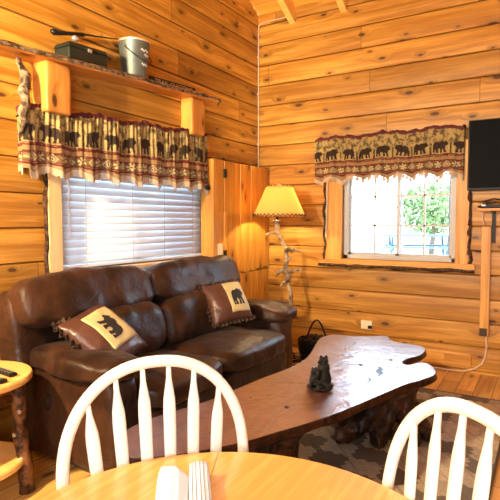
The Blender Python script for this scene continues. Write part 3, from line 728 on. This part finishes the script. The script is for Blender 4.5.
# ------------------------------------------------------------------ throw pillows
def pillow(center, a, b, n_, size, label, patch, ruf, flip, sz2=None):
    a, b, n_ = Vector(a).normalized(), Vector(b).normalized(), Vector(n_).normalized(); c = Vector(center)
    t = thing('throw_pillow', label, 'pillow', center, 'bear throw pillows on the sofa'); h = size/2
    def surf(u, v, s=1):   # u,v in -1..1
        th = .085*max(0, (1-abs(u)**2.6))**.55*max(0, (1-abs(v)**2.6))**.55
        pin = 1-.06*(1-u*u)*abs(v)**3 if abs(v) > abs(u) else 1-.06*(1-v*v)*abs(u)**3
        w = noise.noise(Vector((u*3, v*3, s+center[0]*9)))*.008
        return c+a*u*h*pin+b*v*h*pin+n_*(s*(th+w*(th > 0.01)))
    m = MB(); N_ = 22
    for s in (1, -1): m.grid(lambda p, q_: surf(2*p-1, 2*q_-1, s), N_, N_)
    m.build('pillow_body', 'satin', t, smooth=True, weld=.0005)
    u0, u1, v0, v1 = patch
    m = MB(); m.grid(lambda p, q_: surf(u0+(u1-u0)*p, v0+(v1-v0)*q_)+n_*.004, 14, 14); pt = m.build('cream_panel', 'cream', t, smooth=True, solid=.003)
    pt['label'] = 'cream panel with black bear'
    m = MB(); k = []; N2 = 40
    cells = []
    for i in range(N2):
        for j in range(N2):
            x, y = (i+.5)/N2, (j+.5)/N2
            if in_poly(np.array([x]), np.array([y*.95]), BEAR)[0]: cells.append((i, j))
    for i, j in cells:
        q4 = []
        for di, dj in ((0, 0), (1, 0), (1, 1), (0, 1)):
            x, y = (i+di)/N2, (j+dj)/N2
            X = .5+(x-.5)*.62*(1 if not flip else -1); Y = .20+.56*y
            if isinstance(ruf, dict) and ruf.get('rot'): X, Y = X, Y
            q4.append(surf(u0+(u1-u0)*X, v0+(v1-v0)*Y)+n_*.008)
        m.add(q4, [(0, 1, 2, 3)])
    m.build('bear_applique', 'bearblack', pt, weld=.0001, solid=.002)
    # gathered strip + ruffle on the edges named in ruf: list of (edge, )
    for ed in ruf['edges']:
        m = MB()
        def rf(p, q_, ed=ed):
            w = 2*p-1; amp = .005+.012*q_
            o_ = n_*(amp*math.sin(p*64)+.012*noise.noise(Vector((p*30, q_*3, 0))))
            ext = (-.02+.040*q_)*(1+.25*math.sin(p*43))
            if ed == 'l': return c+a*(-h*(.97)-ext)+b*w*h*1.04+o_
            if ed == 'r': return c+a*(h*.97+ext)+b*w*h*1.04+o_
            if ed == 'b': return c+b*(-h*.97-ext)+a*w*h*1.04+o_
            return c+b*(h*.97+ext)+a*w*h*1.04+o_
        m.grid(rf, 150, 4); m.build('ruffle', 'ruffle', t, smooth=True, solid=.003)
    return t
pillow((.590, -2.845, .700), (.73, .282, -.622), (-.224, .959, .173), (.645, .013, .764), .43, 'brown satin pillow tilted diagonally at the left sofa arm, cream bear panel', (-.66, .60, -.50, .66), {'edges': ['l', 'b']}, True)
pillow((.64, -1.60, .735), (.48, .873, .089), (-.561, .227, .796), (.675, -.432, .598), .36, 'brown satin pillow standing at the right sofa arm, cream bear panel', (-.10, .88, -.70, .82), {'edges': ['l', 't', 'b']}, False)

# ------------------------------------------------------------------ antler floor lamp
LX, LY = .58, -.45
lm = thing('floor_lamp', 'antler floor lamp with lit parchment shade in the corner', 'lamp', (LX, LY, 0))
def raypt(px, py, yy=LY):   # only used to lay out the antler curve in its own plane
    f = 500.; p = R_(3.2052); a = R_(30.924)
    F = Vector((-math.sin(a)*math.cos(p), math.cos(a)*math.cos(p), -math.sin(p))); Rr = Vector((math.cos(a), math.sin(a), 0)); U = Rr.cross(F)
    d = F*f+Rr*(px-250)+U*(250-py); C0 = Vector(cam.location); t = (yy-C0.y)/d.y; return C0+d*t
main = [(276.5, 222), (278, 232), (281.5, 241), (286, 249), (286.5, 261), (285.5, 270), (287, 277), (288.8, 287), (291, 295), (291, 303)]
mp = [raypt(*q_) for q_ in main]; lo = mp[-1]
mp += [lo+Vector((.0, .0, -.15)), lo+Vector((-.03, .01, -.32)), lo+Vector((-.04, .0, -.44)), lo+Vector((-.02, 0, -.54))]
m = MB(); m.tube(mp, [.030, .025, .022, .024, .023, .024, .025, .021, .021, .021, .022, .024, .026, .026], 12, jit=.08)
def tine(p0, pts, r=.018):
    m.tube([raypt(*p0)]+[raypt(x, y, LY+dy) for x, y, dy in pts], [r*1.4]+[r*1.4*(1-.62*(i+1)/len(pts)) for i in range(len(pts))], 10, jit=.0)
tine((279, 233), [(272, 232.5, -.02), (265, 235, -.05)]); tine((286, 249), [(293, 249, -.02), (300, 252, -.05)], .02)
tine((286, 263), [(289, 259, .02), (292, 256, .03)], .015); tine((286, 269), [(280, 271, -.03), (275.5, 277, -.06)], .022)
tine((287, 272), [(294, 271, -.03), (302, 269, -.06)], .022); tine((290, 277), [(286, 280, -.05), (280, 286.5, -.09)], .022)
tine((291, 302), [(285, 301, -.03), (280.5, 297.5, -.05)], .014)
fuse(m.build('antler_stem', 'antler', lm, smooth=True), .0075, 2)
m = MB(); base = mp[-1]
for k in range(3):
    a = k*2.094+.4; m.tube([(base.x, base.y, base.z+.02), (base.x+.1*math.cos(a), base.y+.1*math.sin(a), base.z*.6+.02), (base.x+.2*math.cos(a), base.y+.2*math.sin(a), .02), (base.x+.25*math.cos(a), base.y+.25*math.sin(a), .04)], [.028, .024, .018, .006], 10)
m.build('antler_foot', 'antler', lm, smooth=True)
tp = mp[0]; sx, sy = raypt(279.3, 200)[0], LY
MB().tube([(tp.x, tp.y, tp.z-.01), (tp.x, tp.y, tp.z+.022)], .042, 14).build('burr', 'burl_dark', lm, smooth=True)
MB().tube([(tp.x, tp.y, tp.z+.02), (sx, sy, 1.50)], .012, 10).build('socket', 'iron', lm)
m = MB(); ellipsoid(m, (sx, sy, 1.545), (.03, .03, .042)); m.build('bulb', 'bulb', lm, smooth=True)
SH0, SH1, R0, R1 = 1.435, 1.74, .262, .128
MB().lathe([(R0, SH0), (R1, SH1)], (sx, sy, 0), 56); m = MB(); nn = 56
m.grid(lambda u, v: (sx+(R0+(R1-R0)*v)*math.cos(2*math.pi*u), sy+(R0+(R1-R0)*v)*math.sin(2*math.pi*u), SH0+(SH1-SH0)*v), nn, 6)
shd = m.build('lamp_shade', 'shade', lm, smooth=True, solid=.003, weld=.0005)
m = MB()
for rr, zz, k in ((R0-.002, SH0+.012, 36), (R1+.001, SH1-.010, 20)):
    pts = []
    for i in range(2*k): a = math.pi*i/k; r = rr+(.006 if i % 2 else -.0015); pts.append((sx+r*math.cos(a), sy+r*math.sin(a), zz+(.013 if i % 2 else -.013)))
    m.tube(pts, .0052, 5, closed=True)
m.build('lacing', 'trunk', shd, smooth=True)
m = MB()
for k in range(3): a = k*2.094; m.tube([(sx, sy, SH1-.01), (sx+R1*math.cos(a), sy+R1*math.sin(a), SH1-.01)], .002, 5)
m.tube([(sx, sy, 1.50), (sx, sy, SH1+.01)], .004, 6); m.build('harp', 'iron', lm)
m = MB(); ellipsoid(m, (sx, sy, SH1+.02), (.012, .012, .018)); m.build('finial', 'antler', lm, smooth=True)
bl_ = light('lamp_bulb', 'POINT', (sx, sy, 1.60), (0, 0, 0), 40, (1, .76, .42), shadow_soft_size=.04)

# ------------------------------------------------------------------ basket in the corner
bs = thing('basket', 'dark basket with a tall arched handle on the floor behind the coffee table', 'basket', (.88, -.36, 0))
m = MB(); bxs, bys = .89, -.36
for k in range(9):
    z = .02+.024*k; r = .15+.012*math.sin(k*.4)+.004*k
    m.tube([(bxs+r*(1+.03*math.sin(i*math.pi*.5+k*math.pi))*math.cos(i*math.pi/18), bys+r*.8*math.sin(i*math.pi/18), z) for i in range(36)], .012, 6, closed=True)
m.lathe([(.0, .01), (.15, .01), (.15, .02), (0, .02)], (bxs, bys, 0), 24, 1, .8)
m.build('wicker', 'black', bs, smooth=True)
MB().tube([(bxs-.115+.23*i/16 , bys-.0, .20+.205*math.sin(math.pi*i/16)) for i in range(17)], .009, 8).build('handle', 'black', bs, smooth=True)
rr = random.Random(7); m = MB()
for k in range(26):
    a, b = rr.uniform(0, 6.28), rr.uniform(0, .11); x, y = bxs+b*math.cos(a), bys+b*.8*math.sin(a); z = .17+rr.uniform(0, .07)
    d = Vector((rr.uniform(-1, 1), rr.uniform(-1, 1), rr.uniform(-.3, .4))).normalized()*rr.uniform(.03, .07)
    m.tube([Vector((x, y, z))-d, Vector((x, y, z)), Vector((x, y, z))+d+Vector((0, 0, .012))], rr.uniform(.006, .012), 6)
tag(m.build('kindling', 'bark', smooth=True), 'tangled dark odds and ends filling the dark basket', 'odds and ends', kind='stuff')
m = MB(); rr = random.Random(12)
for k in range(7):
    cx_, cy_ = .72+rr.uniform(-.05, .07), -.62+rr.uniform(-.08, .06); r0 = rr.uniform(.06, .10)
    m.tube([(cx_+r0*math.cos(i*.6)*(1+.1*math.sin(i*1.7+k)), cy_+r0*math.sin(i*.6), .012+.012*k+.01*math.sin(i+k)) for i in range(12)], .006, 6)
tag(m.build('coiled_cord', 'black', smooth=True), 'loose coil of black cord on the floor between sofa and basket', 'cord')

# ------------------------------------------------------------------ coffee table
OUT = [(1.30, -3.43), (1.245, -3.33), (1.25, -3.17), (1.30, -3.0), (1.342, -2.85), (1.36, -2.70), (1.385, -2.49), (1.40, -2.36), (1.436, -2.16), (1.45, -1.94), (1.42, -1.725), (1.345, -1.45), (1.293, -1.232), (1.32, -1.08), (1.42, -1.035), (1.503, -1.02), (1.62, -.95), (1.70, -.88), (1.755, -.90), (1.80, -1.00), (1.86, -1.05), (1.98, -1.06), (2.07, -1.10), (2.105, -1.20), (2.10, -1.36), (2.045, -1.50), (2.04, -1.60), (2.085, -1.64), (2.13, -1.55), (2.19, -1.54), (2.26, -1.66), (2.275, -1.78), (2.23, -1.92), (2.17, -2.05), (2.12, -2.22), (2.069, -2.40), (2.01, -2.60), (1.967, -2.727), (1.90, -2.89), (1.846, -3.0), (1.778, -3.15), (1.70, -3.27), (1.60, -3.40), (1.50, -3.49), (1.42, -3.52), (1.35, -3.50)]
def catmull(P, k):
    r = []; n = len(P)
    for i in range(n):
        p0, p1, p2, p3 = [Vector((*P[(i+j) % n], 0)) for j in (-1, 0, 1, 2)]
        for s in range(k):
            t = s/k; q_ = .5*((2*p1)+(p2-p0)*t+(2*p0-5*p1+4*p2-p3)*t*t+(3*p1-p0-3*p2+p3)*t**3); r.append((q_.x, q_.y))
    return r
ct = thing('coffee_table', 'live-edge burl slab coffee table on twisted root bases', 'coffee table', (1.75, -2.2, 0))
P1 = catmull(OUT, 4)
def inset(P, d):
    n = len(P); r = []
    for i in range(n):
        a, b = Vector(P[i-1]), Vector(P[(i+1) % n]); t = (b-a).normalized(); nr = Vector((-t.y, t.x)); r.append(Vector(P[i])-nr*-d if False else Vector(P[i])+nr*d)
    return r
area = sum(P1[i-1][0]*P1[i][1]-P1[i][0]*P1[i-1][1] for i in range(len(P1)))/2
sgd = 1 if area > 0 else -1
n = len(P1); m = MB(); rings_ = []
for z, d in ((.450, .006), (.444, .0)):
    rings_.append([(p[0], p[1], z) for p in inset(P1, sgd*d)])
m.add(rings_[0], [tuple(range(n))]); ctop = m.build('slab_top', 'slab', ct)
m = MB(); rr_ = [rings_[0], rings_[1]]
for z, d in ((.430, .004), (.415, -.004), (.402, .012), (.398, .04)):
    rr_.append([(p[0], p[1], z+.008*noise.noise(Vector((i*.25, z*9, 0)))) for i, p in enumerate(inset(P1, sgd*(d+.010*noise.noise(Vector((i*.4, z*20, 2))))))])
vs = [p for r in rr_ for p in r]
m.add(vs, [(k*n+i, k*n+(i+1) % n, (k+1)*n+(i+1) % n, (k+1)*n+i) for k in range(len(rr_)-1) for i in range(n)]+[tuple((len(rr_)-1)*n+i for i in range(n))]); m.build('live_edge', 'edge', ct, smooth=True, angle=60)
def crack(pts, w):
    m = MB()
    for (a, b), ww in zip(zip(pts, pts[1:]), w):
        a, b = Vector(a), Vector(b); t = (b-a).normalized(); nr = Vector((-t.y, t.x))*ww
        m.add([(*(a-nr), .4508), (*(b-nr), .4508), (*(b+nr), .4508), (*(a+nr), .4508)], [(0, 1, 2, 3)])
    m.build('bark_inclusion', 'black', ctop)
crack([(1.93, -1.78), (1.96, -1.82), (1.955, -1.87), (1.99, -1.92), (1.985, -1.99)], [.012, .020, .022, .008]); crack([(1.95, -2.04), (1.97, -2.08), (1.965, -2.13)], [.008, .005]); crack([(1.585, -1.22), (1.60, -1.32), (1.59, -1.40), (1.61, -1.46)], [.005, .003, .003]); crack([(1.62, -1.62), (1.66, -1.66)], [.007]); crack([(1.67, -1.60), (1.71, -1.64)], [.006])
def root_base(cx, cy, seed, h=.40, spread=.30, nr_=9):
    r = random.Random(seed); m = MB()
    for k in range(nr_):
        a = 2*math.pi*k/nr_+r.uniform(-.2, .2); sp = spread*r.uniform(.7, 1.1); tw = r.uniform(.5, 1.1)
        pts = []; rad = []
        for i in range(9):
            t = i/8; rr0 = .10+.02*math.cos(k)+(sp-.10)*max(0, t-.25)**1.3*1.5 + (.10*(1-t)**3)
            aa = a+tw*(1-t); pts.append((cx+rr0*math.cos(aa), cy+rr0*math.sin(aa), max(.066, h*(1-t**.85)+.02))); rad.append(.070*(1-.35*t)*r.uniform(.85, 1.15))
        m.tube(pts, rad, 9, jit=.4)
    ellipsoid(m, (cx, cy, h*.55), (.12, .12, h*.43))
    ob = m.build('root_base', 'root', ct, smooth=True); fuse(ob, .014, 2); displace(ob, .03, .05); return ob
root_base(1.95, -1.75, 3, spread=.33, nr_=9); root_base(1.60, -2.78, 9, spread=.27, nr_=8)

# carved bears on the coffee table
bf = thing('bear_figurine', 'dark carved bear and cub figurine on the coffee table', 'figurine', (1.775, -2.375, .45))
m = MB(); cx, cy = 1.778, -2.372
rv = Vector((.858, .514, 0)); fv = Vector((.514, -.858, 0))
def bp_(r, f, z): p = Vector((cx, cy, .455))+rv*r+fv*f; return (p.x, p.y, p.z+z)
ellipsoid(m, bp_(.012, 0, .055), (.050, .046, .065)); ellipsoid(m, bp_(.018, 0, .115), (.034, .034, .042)); ellipsoid(m, bp_(.016, .006, .155), (.026, .028, .024))
ellipsoid(m, bp_(-.006, .022, .152), (.016, .014, .011)); ellipsoid(m, bp_(.002, .0, .176), (.008, .007, .010)); ellipsoid(m, bp_(.032, .0, .177), (.008, .007, .010))
ellipsoid(m, bp_(-.004, .04, .02), (.025, .04, .02)); ellipsoid(m, bp_(.045, .03, .02), (.022, .035, .02)); ellipsoid(m, bp_(-.012, .03, .085), (.016, .03, .03))
ellipsoid(m, bp_(-.038, .01, .045), (.026, .026, .045)); ellipsoid(m, bp_(-.036, .012, .098), (.018, .018, .018)); ellipsoid(m, bp_(-.046, .01, .116), (.006, .005, .008)); ellipsoid(m, bp_(-.026, .01, .116), (.006, .005, .008)); ellipsoid(m, bp_(-.05, .028, .094), (.009, .010, .008)); ellipsoid(m, bp_(-.055, .03, .03), (.014, .022, .014))
ob = m.build('bears', 'bearwood', bf, smooth=True); fuse(ob, .0035, 2); displace(ob, .006, .012)
m = MB(); ellipsoid(m, bp_(-.006, .008, .009), (.075, .06, .0135)); m.build('plinth', 'bearwood', bf, smooth=True)

# ------------------------------------------------------------------ rug
rg_ = thing('area_rug', 'brown and tan patterned rug under the coffee table', 'rug', (1.9, -2.0, 0))
RUG = (1.25, 2.62, -3.35, -.72)
MB().box(((RUG[0]+RUG[1])/2, (RUG[2]+RUG[3])/2, .006), (RUG[1]-RUG[0], RUG[3]-RUG[2], .010)).build('pile', 'rug', rg_)
m = MB()
for a, b, c_, d in ((RUG[0]-.012, RUG[0], RUG[2]-.012, RUG[3]+.012), (RUG[1], RUG[1]+.012, RUG[2]-.012, RUG[3]+.012), (RUG[0], RUG[1], RUG[2]-.012, RUG[2]), (RUG[0], RUG[1], RUG[3], RUG[3]+.012)): m.box(((a+b)/2, (c_+d)/2, .007), (b-a, d-c_, .012))
m.build('binding', 'rug_border', rg_)

# ------------------------------------------------------------------ rustic side table
sx_, sy_ = .35, -3.52
st_ = thing('side_table', 'round pine side table on bark-covered log legs left of the sofa', 'side table', (sx_, sy_, 0))
MB().lathe([(0, .562), (.283, .562), (.294, .570), (.296, .590), (.290, .600), (0, .600)], (sx_, sy_, 0), 56).build('tabletop', 'side', st_, smooth=True, angle=35)
MB().lathe([(0, .150), (.235, .150), (.242, .158), (.242, .178), (.236, .186), (0, .186)], (sx_+.06, sy_-.03, 0), 48).build('lower_shelf', 'side', st_, smooth=True, angle=35)
for lx, ly, tx, ty in ((.585, -3.375, .53, -3.38), (.16, -3.36, .19, -3.38), (.14, -3.74, .18, -3.70), (.58, -3.74, .53, -3.70)):
    m = MB(); m.tube([(lx+(tx-lx)*t+.008*math.sin(t*9), ly+(ty-ly)*t, .57*t) for t in [i/14 for i in range(15)]], [.035*(1+.16*noise.noise(Vector((i*.7, lx*9, 0)))) for i in range(15)], 14, jit=.25)
    lg = m.build('leg', 'legbark', st_, smooth=True)
    for zz, an in ((.18, -.9), (.42, -.6), (.30, -1.9)):
        k = lx+(tx-lx)*zz/.57, ly+(ty-ly)*zz/.57; d = Vector((math.cos(an), math.sin(an), 0))
        MB().tube([Vector((k[0], k[1], zz))+d*.02, Vector((k[0], k[1], zz))+d*.042], [.014, .010], 10).build('branch_stub', 'antler', lg, smooth=True)
for a, b in (((.53, -3.39, .50), (.19, -3.39, .50)), ((.53, -3.40, .49), (.53, -3.70, .49))):
    MB().tube([a, b], .022, 10, jit=.2).build('rail', 'legbark', st_, smooth=True)
def remote(cx, cy, ang, L, w, label):
    t = thing('remote_control', label, 'remote', (cx, cy, .602), 'remotes on the side table'); r = Matrix.Rotation(ang, 3, 'Z')
    MB().box((cx, cy, .611), (L, w, .017), r).build('body', 'black', t, bevel=.004)
    for i in range(5):
        for j in range(3):
            p = r @ Vector(((-.38+.18*i)*L, (j-1)*w*.28, 0)); MB().box((cx+p.x, cy+p.y, .6205), (.008, .006, .003), r).build('button', 'grey_b', t)
remote(.470, -3.405, R_(-4), .17, .042, 'black remote nearer the sofa on the round side table')
remote(.525, -3.505, R_(5), .17, .042, 'black remote nearer the front edge of the round side table')
m = MB(); m.tube([(-.0+.09+.07*math.cos(i*.33)*(1+.01*i), -3.20+.05*math.sin(i*.33), .006+.0006*i) for i in range(34)], .004, 6)
tag(m.build('loose_cord', 'cable_w', smooth=True), 'pale cord looped on the floor behind the round side table', 'cord')

# ------------------------------------------------------------------ dining table
TX, TY, TR = 2.3667, -4.2355, .505
dt = thing('dining_table', 'round honey oak dining table in the foreground', 'dining table', (TX, TY, 0))
def half(side):
    # seam runs through the two measured points
    p0 = Vector((2.086, -3.817)); d = (Vector((2.159, -3.965))-p0).normalized(); nr = Vector((-d.y, d.x))*side
    cpt = Vector((TX, TY)); off = (cpt-p0).dot(nr)   # signed distance of centre
    prof = [(.718, -.012), (.722, -.002), (.738, 0.), (.747, -.002), (.750, -.007)]
    m = MB(); ring = []
    N_ = 96; vs = []
    keep = []
    for z, dr_ in prof:
        pts = []
        for i in range(N_):
            a = 2*math.pi*i/N_; p = cpt+Vector((math.cos(a), math.sin(a)))*(TR+dr_); s = (p-p0).dot(nr)
            if s < .0009: p = p+nr*(.0009-s)
            pts.append((p.x, p.y, z))
        vs += pts
    fs = [(k*N_+i, k*N_+(i+1) % N_, (k+1)*N_+(i+1) % N_, (k+1)*N_+i) for k in range(len(prof)-1) for i in range(N_)]+[tuple(range(N_))[::-1], tuple((len(prof)-1)*N_+i for i in range(N_))]
    m.add(vs, fs); return m.build('tabletop_leaf', 'oak', dt, weld=.00005)
half(1); half(-1)
MB().lathe([(.30, .66), (.36, .66), (.36, .717), (.30, .717), (.30, .66)], (TX, TY, 0), 48).build('apron', 'white_chair', dt, smooth=True, angle=40)
MB().lathe([(0, .12), (.05, .12), (.045, .2), (.03, .26), (.04, .34), (.05, .42), (.032, .52), (.045, .60), (.07, .655), (.11, .70), (0, .70)], (TX, TY, 0), 28).build('pedestal', 'white_chair', dt, smooth=True)
for k in range(4):
    a = R_(50)+k*math.pi/2
    MB().tube([(TX+r*math.cos(a), TY+r*math.sin(a), z) for r, z in ((.03, .16), (.12, .12), (.2, .05), (.26, .025))], [.03, .028, .024, .024], 10).build('foot', 'white_chair', dt, smooth=True)

# napkins on the dining table
nd = Vector((.0, 0, 0))
ax = Vector((.088, -.112, 0)).normalized()   # points towards the camera
aw = Vector((-ax.y, ax.x, 0))
if aw.dot(Vector((.858, .514, 0))) < 0: aw = -aw
def roll_(c0, length, w, h, name, mat, label, cat, squash=2.4, seed=0):
    n, k = 26, 22; vs = []
    for i in range(n+1):
        t = i/n
        for j in range(k):
            a = 2*math.pi*j/k; u = math.copysign(abs(math.cos(a))**(2/squash), math.cos(a)); v = math.copysign(abs(math.sin(a))**(2/squash), math.sin(a))
            e = 1-.16*max(0, 1-t/.06)
            p = Vector(c0)+ax*(t*length+.010*u*u*(t < .02)*-1)+aw*(u*w/2*e*(1+.05*math.sin(t*5+seed)))+Vector((0, 0, h/2+v*h/2*e*(1+.06*noise.noise(Vector((t*4, j*.5, seed))))))
            vs.append(p)
    fs = [(i*k+j, i*k+(j+1) % k, (i+1)*k+(j+1) % k, (i+1)*k+j) for i in range(n) for j in range(k)]+[tuple(range(k))[::-1], tuple(n*k+j for j in range(k))]
    return MB().add(vs, fs)
nk = thing('rolled_napkin', 'plain white napkin rolled up at left on the dining table', 'napkin', (2.09, -4.03, .75))
roll_((2.060, -3.995, .7505), .24, .052, .030, 'a', 'paper', '', '').build('cloth_roll', 'paper', nk, smooth=True)
dq = MB(); dq.grid(lambda u, v: tuple(Vector((2.060, -3.995, .782))+ax*(.02+.2*u)+aw*(.018+.030*v)+Vector((0, 0, -.012*v-.014*v*v))), 12, 5); dq.build('loose_flap', 'paper', nk, smooth=True, solid=.0015)
c1 = Vector((2.127, -3.962, .7505))
n2 = thing('folded_towel', 'folded white towel with thin grey stripes at right on the dining table', 'towel', (2.14, -3.98, .75))
V2 = MB()
for L_ in range(4):
    z = .004+.0075*L_; w = .050-.002*L_
    def lay(u, v, z=z, w=w): return tuple(c1+ax*(.26*v-.004*L_)+aw*((u-.5)*w)+Vector((0, 0, z+.006*math.sin(math.pi*u)+.002*math.sin(v*9+z*300))))
    V2.grid(lay, 8, 14)
V2.build('folded_layers', 'paper', n2, smooth=True, solid=.0055)
V2 = MB()
for s_ in (.12, .30, .52, .70, .90):
    def stp(u, v, s_=s_): return tuple(c1+ax*(.26*v-.012)+aw*((s_-.5)*.046+(u-.5)*.0022)+Vector((0, 0, .0302+.006*math.sin(math.pi*s_)+.002*math.sin(v*9+8))))
    V2.grid(stp, 1, 14)
V2.build('stripe', 'grey_b', n2, solid=.0006)

# ------------------------------------------------------------------ arrow-back hoop chairs
def make_chair(label):
    t = thing('dining_chair', label, 'chair', (0, 0, 0), 'white hoop-back chairs at the dining table')
    Wb, Wm, H, lean, kk, sp, e = .3098, .4955, .994, .139, 1.3427, .0544, 2.2052; zs = .72
    def pl_(u, z, d=0.): return Vector((u, lean*(z-.45)+d, z))
    pts = []
    for i in range(10):
        z = .45+(zs-.45)*i/10; u = -(Wb/2+(Wm/2-Wb/2)*math.sin((z-.45)/(zs-.45)*math.pi/2)); pts.append(pl_(u, z))
    for i in range(41):
        a = math.pi*i/40; ca, sa = math.cos(a), math.sin(a); pts.append(pl_(-Wm/2*math.copysign(abs(ca)**(2/e), ca), zs+(H-zs)*abs(sa)**(2/e)))
    pts += [Vector((-p.x, p.y, p.z)) for p in pts[:10]][::-1]
    # round the hoop section, a little deeper than wide
    MB().tube(pts, .0165, 12, flat=.82, fdir=(0, 1, -.1)).build('back_hoop', 'white_chair', t, smooth=True)
    for i in range(6):
        j = i-2.5; B = pl_(j*sp, .45); ut = j*sp*kk; zt = zs+(H-zs)*(1-abs(ut/(Wm/2))**e)**(1/e)-.004; T = pl_(ut, zt)
        prof = [(0, .008), (.15, .0095), (.30, .013), (.50, .0165), (.66, .0175), (.76, .0178), (.82, .0165), (.87, .012), (.92, .0078), (1, .0068)]
        # the paddle keeps a fixed distance under the hoop
        q_ = [B+(T-B)*s_ for s_, _ in prof]; sh_ = []
        m = MB(); n = 10; vs = []; d = (T-B).normalized(); wdir = Vector((1, 0, 0)); wdir = (wdir-d*wdir.dot(d)).normalized(); nd_ = d.cross(wdir)
        for p, (s_, r) in zip(q_, prof):
            thick = .0068 if r > .012 else min(r, .008)
            for k in range(n): a = 2*math.pi*k/n; vs.append(p+wdir*math.copysign(abs(math.cos(a))**.7, math.cos(a))*r+nd_*math.copysign(abs(math.sin(a))**.7, math.sin(a))*thick)
        m.add(vs, [(a*n+k, a*n+(k+1) % n, (a+1)*n+(k+1) % n, (a+1)*n+k) for a in range(len(prof)-1) for k in range(n)]+[tuple(range(n))[::-1], tuple((len(prof)-1)*n+k for k in range(n))])
        m.build('spindle', 'white_chair', t, smooth=True, angle=60)
    P = []
    for i in range(40):
        a = 2*math.pi*i/40; x, y = math.cos(a), math.sin(a); P.append((.185*math.copysign(abs(x)**.8, x)*(1+.06*y), -.145+.175*math.copysign(abs(y)**.75, y)))
    m = MB(); m.add([(x*.93, -.145+(y+.145)*.93, .415) for x, y in P]+[(x, y, .43) for x, y in P]+[(x*.98, -.145+(y+.145)*.98, .452) for x, y in P]+[(x*.7, -.145+(y+.145)*.7, .444) for x, y in P],
                  [tuple(range(40))[::-1]]+[(k*40+i, k*40+(i+1) % 40, (k+1)*40+(i+1) % 40, (k+1)*40+i) for k in range(3) for i in range(40)]+[tuple(120+i for i in range(40))])
    m.build('seat', 'white_chair', t, smooth=True, angle=50)
    for sx__ in (-1, 1):
        for yy, fy in ((-.015, .06), (-.245, -.275)):
            MB().tube([(sx__*.11, yy, .42), (sx__*.135, yy+(fy-yy)*.4, .27), (sx__*.175, fy, 0)], [.013, .020, .012], 12).build('leg', 'white_chair', t, smooth=True)
    MB().tube([(-.15, -.10, .19), (.15, -.10, .19)], .009, 8).build('stretcher', 'white_chair', t, smooth=True)
    return t
ch = make_chair('white hoop-back chair at left, between the sofa and the dining table')
kids = list(ch.children)
ch2 = ch.copy(); COL.objects.link(ch2); ch2['label'] = 'white hoop-back chair at right of the dining table, in front of the rug'
for k in kids:
    c2 = k.copy(); COL.objects.link(c2); c2.parent = ch2
ch.location = (1.984, -3.9326, 0); ch.rotation_euler = (0, 0, .9474)
ch2.location = (2.6878, -3.8965, 0); ch2.rotation_euler = (0, 0, -.6949)

# ------------------------------------------------------------------ outside
m = MB(); m.add([(-30, .3, -.35), (30, .3, -.35), (30, 8, .25), (-30, 8, .25), (30, 60, 1.0), (-30, 60, 1.0)], [(0, 1, 2, 3), (3, 2, 4, 5)]); tag(m.build('ground', 'ground'), kind='structure')
m = MB(); m.add([(-.3, -10, -.35), (-.3, .3, -.35), (-40, .3, -.35), (-40, -10, -.35)], [(0, 1, 2, 3)]); tag(m.build('ground', 'ground'), kind='structure')
tag(MB().box((1.855, 1.5, 1.0), (.10, .10, 2.9)).build('porch_post', 'palepost', bevel=.01), 'pale porch post seen through the right pane of the back window', 'post')
pt = thing('picnic_table', 'blue picnic table outside the back window', 'picnic table', (-.2, 9, .27))
rz = Matrix.Rotation(R_(20), 3, 'Z')
def pb(c, d, name, mat='bluepaint', r=None):
    p = rz @ Vector(c); return MB().box((p.x-.2, p.y+9, p.z+.27), d, rz if r is None else rz @ r).build(name, mat, pt)
pb((0, 0, .74), (1.9, .75, .05), 'tabletop')
for s_ in (-1, 1): pb((0, s_*.7, .45), (1.9, .26, .05), 'bench')
for s_ in (-1, 1):
    pb((s_*.7, .3, .37), (.06, .09, .85), 'leg', r=Matrix.Rotation(R_(-28), 3, 'X')); pb((s_*.7, -.3, .37), (.06, .09, .85), 'leg', r=Matrix.Rotation(R_(28), 3, 'X')); pb((s_*.7, 0, .42), (.06, 1.5, .09), 'brace')
def tree(x, y, z0, h, r, seed, label):
    t = thing('tree', label, 'tree', (x, y, z0), None); rd = random.Random(seed)
    MB().tube([(x, y, z0-.2), (x+.1, y, z0+h*.5), (x, y, z0+h*.8)], [r*.09, r*.07, r*.03], 8).build('trunk', 'trunk', t, smooth=True)
    m = MB()
    for k in range(1500):
        d = Vector((rd.gauss(0, 1), rd.gauss(0, 1), rd.gauss(0, 1))).normalized()*r*rd.random()**.4; c = Vector((x, y, z0+h*.64))+Vector((d.x, d.y, d.z*.8))
        a = Vector((rd.uniform(-1, 1), rd.uniform(-1, 1), rd.uniform(-1, 1))).normalized()*r*.085; b = a.orthogonal().normalized()*r*.05
        m.add([c-a, c+b, c+a, c-b], [(0, 1, 2, 3)])
    m.build('crown', 'leaf', t)
tree(-.35, 11.5, .35, 2.3, 1.05, 5, 'leafy green tree behind the picnic table, seen through the right sash of the back window')
